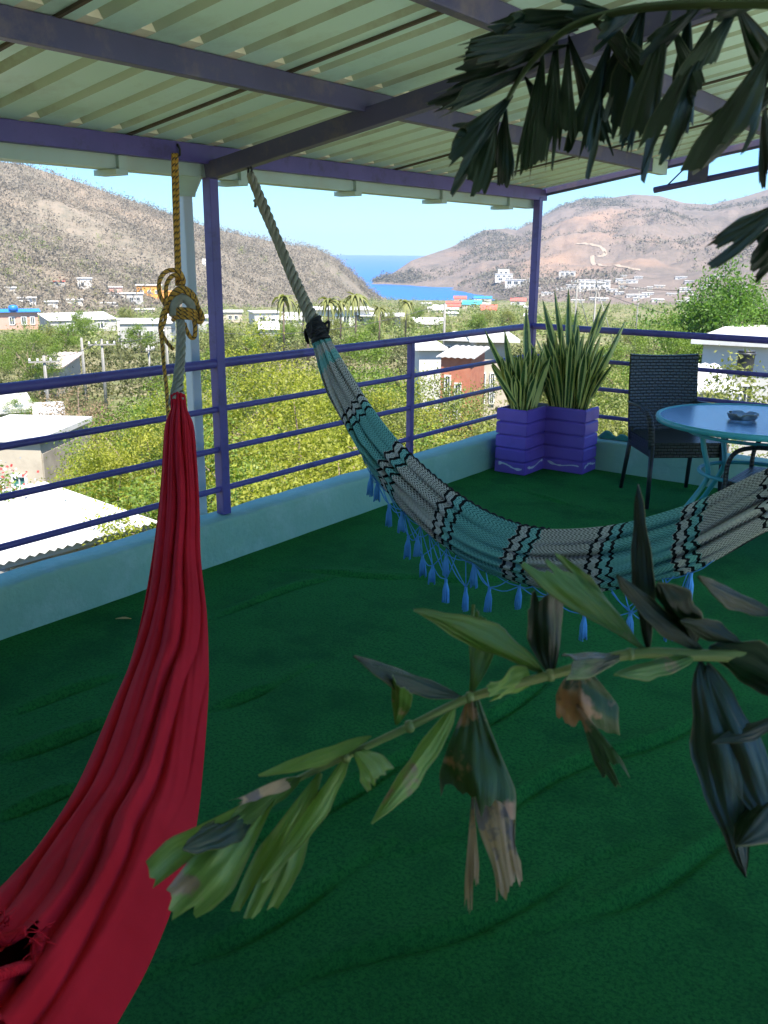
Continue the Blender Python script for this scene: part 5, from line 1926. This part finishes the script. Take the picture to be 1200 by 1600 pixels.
def on_cloth(p, v_, lift=0.01):
    i = min(NR - 2, max(0, int(p / n_k * (NR - 1))))
    j = min(NVr, max(0, int(v_ * NVr)))
    q = fr[i][j]
    return q + (EYEP - q).normalized() * lift


# braided fringe round the mouth
mb = MB()
for path in ([(12.4, .16), (12.7, .23), (12.75, .31), (12.7, .38)], [(13.9, .30), (13.65, .38), (13.35, .46), (13.0, .50), (12.7, .46)], [(12.3, .08), (12.5, .16), (13.0, .20), (14.0, .24)]):
    strands(mb, [on_cloth(p, v_, 0.012) for p, v_ in path], 0.0055, 0.0055, 3, 12)
mb.build('braid', M_red, rh, True)
mb = MB()
random.seed(8)
for _ in range(46):
    p, v_ = random.choice([(12.45, .16), (12.75, .38), (12.7, .46), (13.0, .50), (12.55, .26)])
    q = on_cloth(p + random.uniform(-.12, .12), v_ + random.uniform(-.03, .03), 0.022)
    d_ = Vector((random.uniform(-1, 1), random.uniform(-1, 1), random.uniform(-1, .6))).normalized() * random.uniform(0.015, 0.04)
    mb.tube([q, q + d_ * 0.5 + Vector((0, 0, 0.004)), q + d_], 0.0012, 4)
tag(mb.build('frayed_threads', M_red, rh, True), kind='stuff')
# golden rope
m = bpy.data.materials.new('golden_rope')
m.use_nodes = True
t = NT(m)
sp = t.node('ShaderNodeSeparateXYZ', Vector=t.coord('UV'))
st_ = t.math('FRACT', t.math('ADD', t.math('MULTIPLY', sp.outputs[0], 34.0), t.math('MULTIPLY', sp.outputs[1], 2.0)))
fl2 = t.math('GREATER_THAN', t.math('FRACT', t.math('ADD', t.math('MULTIPLY', sp.outputs[0], -34.0), t.math('MULTIPLY', sp.outputs[1], 2.0))), 0.72)
c = t.mix(t.ramp(st_, [(0.3, 0.0), (0.5, 1.0)]), (0.66, 0.36, 0.05), (0.48, 0.23, 0.03))
c = t.mix(fl2, c, (0.07, 0.045, 0.02))
t.l.new(c, t.bsdf.inputs['Base Color'])
t.bsdf.inputs['Roughness'].default_value = 0.7
t.bump(st_, 0.8, 0.004)
M_gold = m
gr = MB()
d0 = 4.78


def gp_(pts, rad=0.0105, d=None, n=28):
    P = [at_dist(x, y, (d0 if d is None else d) - (y - 250) * 0.0009 + (q[2] if len(q) > 2 else 0)) for q in pts for x, y in [q[:2]]]
    gr.tube(smooth_path(P, n), rad, 8)


gp_([(271, 240), (272, 300), (275, 380), (277, 446)], n=20)
gp_([(275, 240), (277, 300), (278.5, 380), (281, 446)], n=20)
gp_([(281, 446, -.01), (286, 436, -.02), (279, 424, -.03), (262, 423, -.03), (250, 436, -.03), (249, 458, -.03), (258, 476, -.02), (264, 487, -.02)])
gp_([(284, 450, -.01), (287, 438, -.02), (281, 430, -.03), (268, 432, -.03), (260, 446, -.03), (260, 470, -.03), (263, 490, -.02)])
for k, o_ in enumerate((0, 5, 10)):
    gp_([(266 - o_ * .3, 484, -.02), (270 - o_ * .2, 465 - o_ * .4, -.03), (284, 455 - o_ * .6, -.05), (300 + o_ * .2, 463 - o_ * .3, -.04), (307 + o_ * .2, 480, -.02), (305, 492, 0)])
for k, o_ in enumerate((0, 6, 12)):
    gp_([(270, 488 + o_, 0), (276, 484 + o_, -.04), (292, 484 + o_, -.06), (308, 489 + o_ * .8, -.04), (313 + o_ * .15, 497 + o_ * .5, -.01)])
gp_([(309, 480, -.03), (315, 490, -.05), (317, 498, -.05), (312, 504, -.05), (305, 498, -.04)])
gp_([(288, 505, -.03), (291, 515, -.03), (298, 527, -.03), (304, 526, -.03), (305, 512, -.03), (303, 500, -.03)])
gp_([(262, 474, -.03), (254, 490, -.04), (250, 512, -.04), (253, 535, -.04), (256, 570, -.04), (260, 605, -.03), (262, 640, -.03), (264, 660, -.05)], rad=0.009)
gp_([(259, 478, -.03), (258, 500, -.04), (252, 517, -.045), (258, 530, -.045), (265, 540, -.045), (271, 546, -.045)], rad=0.009)
gr.build('rope', M_gold, rh, True)
mb = MB()
P = [at_dist(x, y, d0 - (y - 250) * 0.0009 - 0.03) for x, y in [(271, 494), (274, 474), (286, 466), (297, 474), (300, 488)]]
mb.tube(smooth_path(P, 20), 0.022, 10)
mb.build('loop', M_rope, rh, True)
mb = MB()
P = [at_dist(x, y, d) for x, y, d in [(281, 494, 4.54), (283, 520, 4.48), (282, 560, 4.36), (278, 600, 4.22), (277, 632, 4.06)]]
strands(mb, P, [0.013, 0.014, 0.015, 0.017, 0.032], 0.0088, 6, 2.2)
mb.build('cord', M_rope, rh, True)
MB().tube([(-3.700, 3.265, 2.2), (-3.685, 3.265, 2.175), (-3.69, 3.268, 2.15), (-3.705, 3.27, 2.145)], 0.006, 6).build('hook', W['black'], rh, True)
e_ = (Lc[-1] + Rc[-1]) / 2
strands(MB(), [e_, e_.lerp(Vector((2.0, YB + 0.02, 2.25)), .5), Vector((2.0, YB + 0.02, 2.25))], 0.01, 0.007, 4, 20).build('rope', M_rope, rh, True)

# ------------------------------------------------------------------ potted fishtail palm at the right edge
def palm_leaf_mat(name, a, b, brown=None, bthr=0.55, bscale=11, rough=0.30, trans=0.32):
    m = bpy.data.materials.new(name)
    m.use_nodes = True
    t = NT(m)
    uv = t.coord('UV')
    v = t.coord('Object')
    st = t.noise(t.scaled(uv, (3, 60, 1)), 1.0, 2)
    c = t.mix(t.ramp(st, [(0.35, 0.0), (0.65, 1.0)]), a, b)
    c = t.mix(t.ramp(t.noise(v, 7, 4), [(0.4, 0.0), (0.7, 0.5)]), c, tuple(x * 0.5 for x in a))
    if brown:
        bm_ = t.ramp(t.noise(v, bscale, 5, 0.6), [(bthr, 0.0), (bthr + 0.04, 1.0)])
        c = t.mix(bm_, c, t.mix(t.noise(v, 60, 3), brown, (0.24, 0.17, 0.11)))
    # pale worn margins
    sp_ = t.node('ShaderNodeSeparateXYZ', Vector=uv)
    e = t.math('ABSOLUTE', t.math('SUBTRACT', sp_.outputs[1], 0.5))
    c = t.mix(t.ramp(e, [(0.46, 0.0), (0.5, 0.6)]), c, (0.16, 0.17, 0.07))
    t.l.new(c, t.bsdf.inputs['Base Color'])
    t.bsdf.inputs['Roughness'].default_value = rough
    t.bump(st, 0.35, 0.003)
    tr = t.node('ShaderNodeBsdfTranslucent')
    t.l.new(t.mix(1.0, c, (1.7, 1.9, 0.9), 'MULTIPLY'), tr.inputs[0])
    mx = t.node('ShaderNodeMixShader')
    mx.inputs[0].default_value = trans
    t.l.new(t.bsdf.outputs[0], mx.inputs[1])
    t.l.new(tr.outputs[0], mx.inputs[2])
    t.l.new(mx.outputs[0], t.n['Material Output'].inputs['Surface'])
    return m


PL = {
    'dark': palm_leaf_mat('palm_leaf_dark', (0.010, 0.028, 0.010), (0.018, 0.045, 0.016)),  # dark green; backlit shade of the upper leaflets is in the colour
    'shine': palm_leaf_mat('palm_leaf_glossy', (0.012, 0.035, 0.016), (0.022, 0.055, 0.026), rough=0.18, trans=0.08),
    'pale': palm_leaf_mat('palm_leaf_pale', (0.20, 0.34, 0.06), (0.30, 0.44, 0.11), (0.42, 0.30, 0.16), 0.64, trans=0.3),
    'mid': palm_leaf_mat('palm_leaf_mid', (0.08, 0.19, 0.03), (0.14, 0.26, 0.06), (0.36, 0.24, 0.13), 0.62),
    'burnt': palm_leaf_mat('palm_leaf_scorched', (0.03, 0.085, 0.02), (0.05, 0.12, 0.03), (0.52, 0.29, 0.16), 0.50, 9),
    'brown': palm_leaf_mat('palm_leaf_withered', (0.48, 0.34, 0.21), (0.60, 0.45, 0.32), (0.26, 0.25, 0.30), 0.55, 16, 0.8),
}
M_stem = mat('palm_stem', (0.13, 0.20, 0.06), (0.20, 0.26, 0.09), 12, 0.5, dirt=(0.30, 0.24, 0.12), dscale=14)


def leaflet(base, tip, wpx, d0, d1, shape, mk, parent, fold=0.25, curl=0.0, turn=0.0):
    """leaf blade from base to tip, pixels of the photograph with their own distances"""
    a, b_ = at_depth(*base, d0), at_depth(*tip, d1)
    ax = b_ - a
    L = ax.length
    axn = ax.normalized()
    view = (EYEP - (a + b_) / 2).normalized()
    sd = axn.cross(view).normalized()
    nr = sd.cross(axn)
    ca, sa = math.cos(turn), math.sin(turn)
    sd, nr = sd * ca + nr * sa, nr * ca - sd * sa
    w = wpx / FPX * (d0 + d1) / 2 / max(abs(ca), 0.4)
    n, mcols = 16, 16
    jag, cur = [], 0.05
    for _ in range(mcols + 1):
        if random.random() < 0.45:
            cur = random.uniform(-0.06, 0.22)
        jag.append(cur + random.uniform(-0.02, 0.03))
    skew = random.choice((-1, 1)) * random.uniform(0.03, 0.20)
    rows, uvs, back = [], [], []
    wob = random.uniform(0, 6.28)
    for i in range(n + 1):
        u = i / n
        if shape == 'fish':
            hw = 0.10 + 0.90 * min(1, u / 0.78) ** 1.05
            hw *= 1.0 - 0.05 * max(0, (u - 0.78) / 0.22)
        elif shape == 'wedge':
            hw = 0.22 + 0.78 * min(1, u / 0.55) ** 0.8
        elif shape == 'rag':
            hw = 0.8 + 0.2 * math.sin(6 * u)
        else:
            hw = max(0.02, (u ** 0.75 * (1 - u) ** 0.85) / 0.415 * (1 + 0.10 * math.sin(u * 11 + wob) + 0.07 * math.sin(u * 23 + 2 * wob)))
        r_, uu, bb = [], [], []
        for j in range(mcols + 1):
            v_ = j / mcols
            s_ = (v_ - 0.5)
            ue = u
            if shape in ('fish', 'wedge', 'rag'):
                cutl = 1 - jag[j] * (1.1 if shape != 'wedge' else 0.6) + skew * s_ * 2 - (0.1 if shape == 'fish' else 0.04) * abs(s_) * 2 * 0
                ue = u * min(1.08, cutl)
            q = a + ax * ue + sd * (w * hw * s_)
            q += nr * (-fold * w * hw * abs(s_) * 2 + curl * L * (u * u - u * 0.2) + 0.05 * w * math.sin(u * 9 + v_ * 5 + wob) + 0.02 * w * math.sin(v_ * 30 + wob))
            r_.append(q)
            uu.append((u, v_))
            bb.append(q - nr * 0.0012)
        rows.append(r_)
        uvs.append(uu)
        back.append(bb)
    mb = MB().grid(rows, uvs).grid(back, uvs)
    edge_f = [rows[0], rows[-1], [r[0] for r in rows], [r[-1] for r in rows]]
    edge_b = [back[0], back[-1], [r[0] for r in back], [r[-1] for r in back]]
    for e1, e2 in zip(edge_f, edge_b):
        mb.grid([e1, e2], [[(0.5, 0.0)] * len(e1)] * 2)
    return mb.build('leaflet', PL[mk], parent, True)


random.seed(17)
Q = EYEP + R0 * 0.66 + FH * 1.0
palm = thing('fishtail_palm', 'fishtail palm reaching in from the right with ragged drooping leaflets, some scorched brown', 'palm', (Q.x, Q.y, 0.005))
M_pot = mat('clay_pot', (0.30, 0.13, 0.07), (0.38, 0.18, 0.1), 5, 0.8)
MB().lathe((Q.x, Q.y, 0.006), [(0, 0), (0.13, 0), (0.185, 0.30), (0.205, 0.31), (0.205, 0.36), (0.18, 0.36), (0.175, 0.32), (0, 0.31)], 28).build('pot', M_pot, palm, True)
st_top = Vector((Q.x - 0.02, Q.y + 0.02, 2.0))
MB().tube(smooth_path([(Q.x, Q.y, 0.3), (Q.x + 0.02, Q.y - 0.01, 1.2), st_top], 12), list(np.linspace(0.035, 0.02, 12)), 10).build('stem', M_stem, palm, True)
# lower frond
LD = 0.95
rach = [(1500, 1010, .93), (1300, 1012, .93), (1200, 1025, .93), (1100, 1024, .94), (985, 1022, .95), (860, 1055, .96), (735, 1090, .97), (640, 1135, .98), (540, 1182, .99), (450, 1225, 1.0), (395, 1258, 1.0)]
P = [Vector((Q.x, Q.y, 1.18))] + [at_depth(x, y, d) for x, y, d in rach]
fro = MB().tube(smooth_path(P, 60), list(np.linspace(0.008, 0.0028, 60)), 8).build('frond', M_stem, palm, True)
LL = [
    ((1013, 1022), (990, 758), 40, 'lens', 'dark', .1, -.1, .3), ((1006, 1012), (842, 872), 62, 'fish', 'mid', .2, .1, .5), ((862, 1050), (852, 905), 60, 'wedge', 'dark', .35, .2, .3),
    ((905, 1045), (905, 1140), 100, 'wedge', 'burnt', .5, -.25, .2), ((900, 1100), (968, 1224), 38, 'fish', 'burnt', .2, .1, .3), ((850, 1052), (648, 938), 54, 'lens', 'mid', .3, .15, .5),
    ((735, 1088), (757, 958), 52, 'fish', 'mid', .3, .1, .4), ((722, 1088), (545, 1034), 40, 'lens', 'shine', .3, .15, .5), ((738, 1080), (742, 1262), 122, 'fish', 'burnt', .25, -.1, .1),
    ((738, 1240), (737, 1414), 22, 'fish', 'brown', .1, .05, .1), ((768, 1225), (798, 1392), 66, 'rag', 'brown', .12, .0, .1), ((712, 1100), (586, 1292), 44, 'lens', 'pale', .3, .1, .4),
    ((618, 1132), (628, 1068), 34, 'wedge', 'mid', .3, .1, .3), ((556, 1172), (596, 1222), 52, 'wedge', 'pale', .2, .1, .3), ((580, 1150), (406, 1216), 30, 'lens', 'pale', .2, .06, .6),
    ((545, 1180), (418, 1382), 38, 'lens', 'pale', .25, .1, .5), ((500, 1208), (398, 1420), 76, 'fish', 'pale', .12, .05, .15), ((430, 1238), (262, 1400), 128, 'fish', 'pale', .08, .05, .1),
    ((455, 1222), (366, 1256), 20, 'rag', 'brown', .1, .03, .2), ((405, 1258), (285, 1330), 58, 'lens', 'shine', .3, .05, .5), ((470, 1215), (345, 1300), 44, 'lens', 'mid', .2, .05, .3),
    ((1093, 1030), (1172, 1376), 92, 'lens', 'shine', .25, -.1, .2), ((1105, 1035), (1236, 1335), 84, 'lens', 'shine', .3, -.1, .3), ((1100, 1018), (955, 900), 40, 'lens', 'dark', .3, .1, .5),
    ((1085, 1010), (1030, 905), 66, 'lens', 'dark', .3, .1, .5), ((1215, 960), (1075, 905), 38, 'lens', 'dark', .3, .15, .5), ((1108, 1010), (1262, 1095), 84, 'lens', 'shine', .35, .1, .4),
    ((1090, 1022), (955, 1060), 36, 'lens', 'mid', .3, .06, .5), ((1230, 1120), (1110, 1165), 32, 'lens', 'dark', .2, .1, .3), ((975, 1022), (880, 1040), 40, 'wedge', 'shine', .4, .1, .4),
    ((1240, 1200), (1150, 1330), 80, 'lens', 'dark', .3, .1, .3), ((830, 1060), (765, 1085), 40, 'rag', 'pale', .3, .1, .5), ((1160, 1010), (1060, 965), 40, 'lens', 'dark', .3, .1, .3),
]
for b_, tp_, w_, sh_, mk, fo_, cu, tu in LL:
    dd = float(np.interp(b_[0], [400, 1200], [1.0, 0.935]))
    leaflet(b_, tp_, w_, dd, dd + random.uniform(-0.05, 0.03) - (0.04 if tp_[1] > b_[1] else 0), sh_, mk, fro, fo_, cu, tu * random.choice((-1, 1)))
for k in (2, 4, 5, 6, 7, 8):
    x, y, d = rach[k]
    MB().lathe(at_depth(x, y, d), [(0, -0.007), (0.005, -0.005), (0.0065, 0), (0.005, 0.005), (0, 0.007)], 10).build('node', M_stem, fro, True)
# upper frond
rach2 = [(1500, 60, .95), (1350, 15, .97), (1200, 5, 1.0), (1050, 8, 1.05), (950, 22, 1.1), (880, 50, 1.14), (820, 110, 1.2), (780, 180, 1.24), (745, 235, 1.26)]
P = [st_top] + [at_depth(x, y, d) for x, y, d in rach2]
M_stem2 = mat('dark_palm_stem', (0.035, 0.055, 0.018), (0.06, 0.085, 0.028), 12, 0.5)
fro2 = MB().tube(smooth_path(P, 50), list(np.linspace(0.008, 0.0025, 50)), 8).build('frond', M_stem2, palm, True)
UU = [
    ((935, 22), (735, 68), 58), ((905, 45), (715, 88), 34), ((890, 70), (690, 122), 36), ((850, 95), (682, 168), 34), ((905, 30), (760, 100), 44), ((870, 40), (770, 60), 36),
    ((800, 150), (695, 275), 56), ((780, 175), (735, 305), 48), ((790, 170), (782, 285), 36), ((815, 110), (690, 165), 30), ((770, 190), (705, 210), 26),
    ((848, 80), (828, 262), 46), ((870, 60), (850, 258), 44), ((888, 65), (884, 235), 30), ((888, 55), (948, 235), 34), ((955, 60), (902, 258), 54), ((955, 40), (1028, 140), 40),
    ((1002, 18), (940, 185), 58), ((1006, 18), (962, 225), 56), ((1048, 15), (985, 255), 60), ((1050, 40), (1095, 150), 34), ((1078, 5), (1068, 195), 36), ((1115, 30), (1015, 265), 60),
    ((1155, 8), (1070, 130), 40), ((1150, 5), (1212, 120), 50), ((1215, 60), (1105, 268), 78), ((1240, 120), (1080, 240), 62), ((1098, 8), (1000, 90), 36), ((1010, 5), (930, 60), 40), ((1200, 2), (1100, 30), 26),
    ((1255, 300), (1112, 396), 46), ((1262, 320), (1170, 420), 52), ((820, 120), (870, 200), 30), ((925, 30), (990, 90), 36), ((960, 20), (880, 20), 44), ((840, 30), (780, 45), 34), ((1195, 150), (1195, 290), 22),
]
for b_, tp_, w_ in UU:
    d_ = float(np.interp(b_[0], [740, 1250], [1.26, 1.0]))
    leaflet(b_, tp_, w_, d_, d_ + random.uniform(-0.08, 0.06), 'fish', 'dark', fro2, random.uniform(.1, .3), random.uniform(-.05, .12), random.uniform(-.4, .4))
P = [at_depth(1500, 250, 1.0), at_depth(1300, 270, 1.0), at_depth(1240, 310, 1.0)]
fro3 = MB().tube(smooth_path([st_top] + P, 20), list(np.linspace(0.008, 0.003, 20)), 8).build('frond', M_stem, palm, True)

# ------------------------------------------------------------------ small things
lf = on_z(193, 967, 0.012)
mb = MB()
rows = []
for i in range(9):
    u = i / 8
    w_ = 0.012 * math.sin(math.pi * min(0.98, max(0.03, u)))
    c_ = lf + R0 * (u - 0.5) * 0.075 + Vector((0, 0, 0.006 * math.sin(3 * u)))
    rows.append([c_ - FH * w_, c_ + Vector((0, 0, 0.003)), c_ + FH * w_])
mb.grid(rows)
mb.grid([[p - Vector((0, 0, 0.001)) for p in r] for r in rows])
tag(mb.build('fallen_leaf', mat('dry_leaf', (0.38, 0.27, 0.08), (0.46, 0.34, 0.12), 20, 0.8), None, True), 'dry yellow leaf lying on the green carpet beside the left parapet', 'leaf')
mb = MB()
rows = []
for i in range(26):
    x = -2.98 + 0.62 * i / 25
    pk = 0.05 * abs(math.sin(i * 0.55)) * (0.5 + 0.5 * math.sin(i * 0.21 + 1)) + 0.012
    rows.append([Vector((x, YI_ + 0.10, PH + 0.003)), Vector((x + 0.01, YI_ + 0.13, PH + pk * 0.8)), Vector((x, YI_ + 0.16, PH + pk)), Vector((x, YI_ + 0.19, PH + pk * 0.4)), Vector((x, YI_ + 0.24, PH - 0.1))])
mb.grid(rows)
tag(mb.build('green_netting', mat('green_net', (0.02, 0.16, 0.12), (0.04, 0.24, 0.18), 20, 0.8, bump=0.5, bscale=120, bdist=0.004), None, True), 'crumpled green netting lying on the far parapet beside the planter', 'netting')


# ------------------------------------------------------------------ air
m = bpy.data.materials.new('haze_air')
m.use_nodes = True
t = NT(m)
t.n.remove(t.bsdf)
pv = t.node('ShaderNodeVolumePrincipled')
pv.inputs['Color'].default_value = (0.74, 0.88, 1.0, 1)
pv.inputs['Density'].default_value = 0.00014
pv.inputs['Anisotropy'].default_value = 0.2
t.l.new(pv.outputs[0], t.n['Material Output'].inputs['Volume'])
mb = MB()
mb.box((0, 0, 75), (19000, 19000, 330))
tag(mb.build('haze', m), kind='stuff')
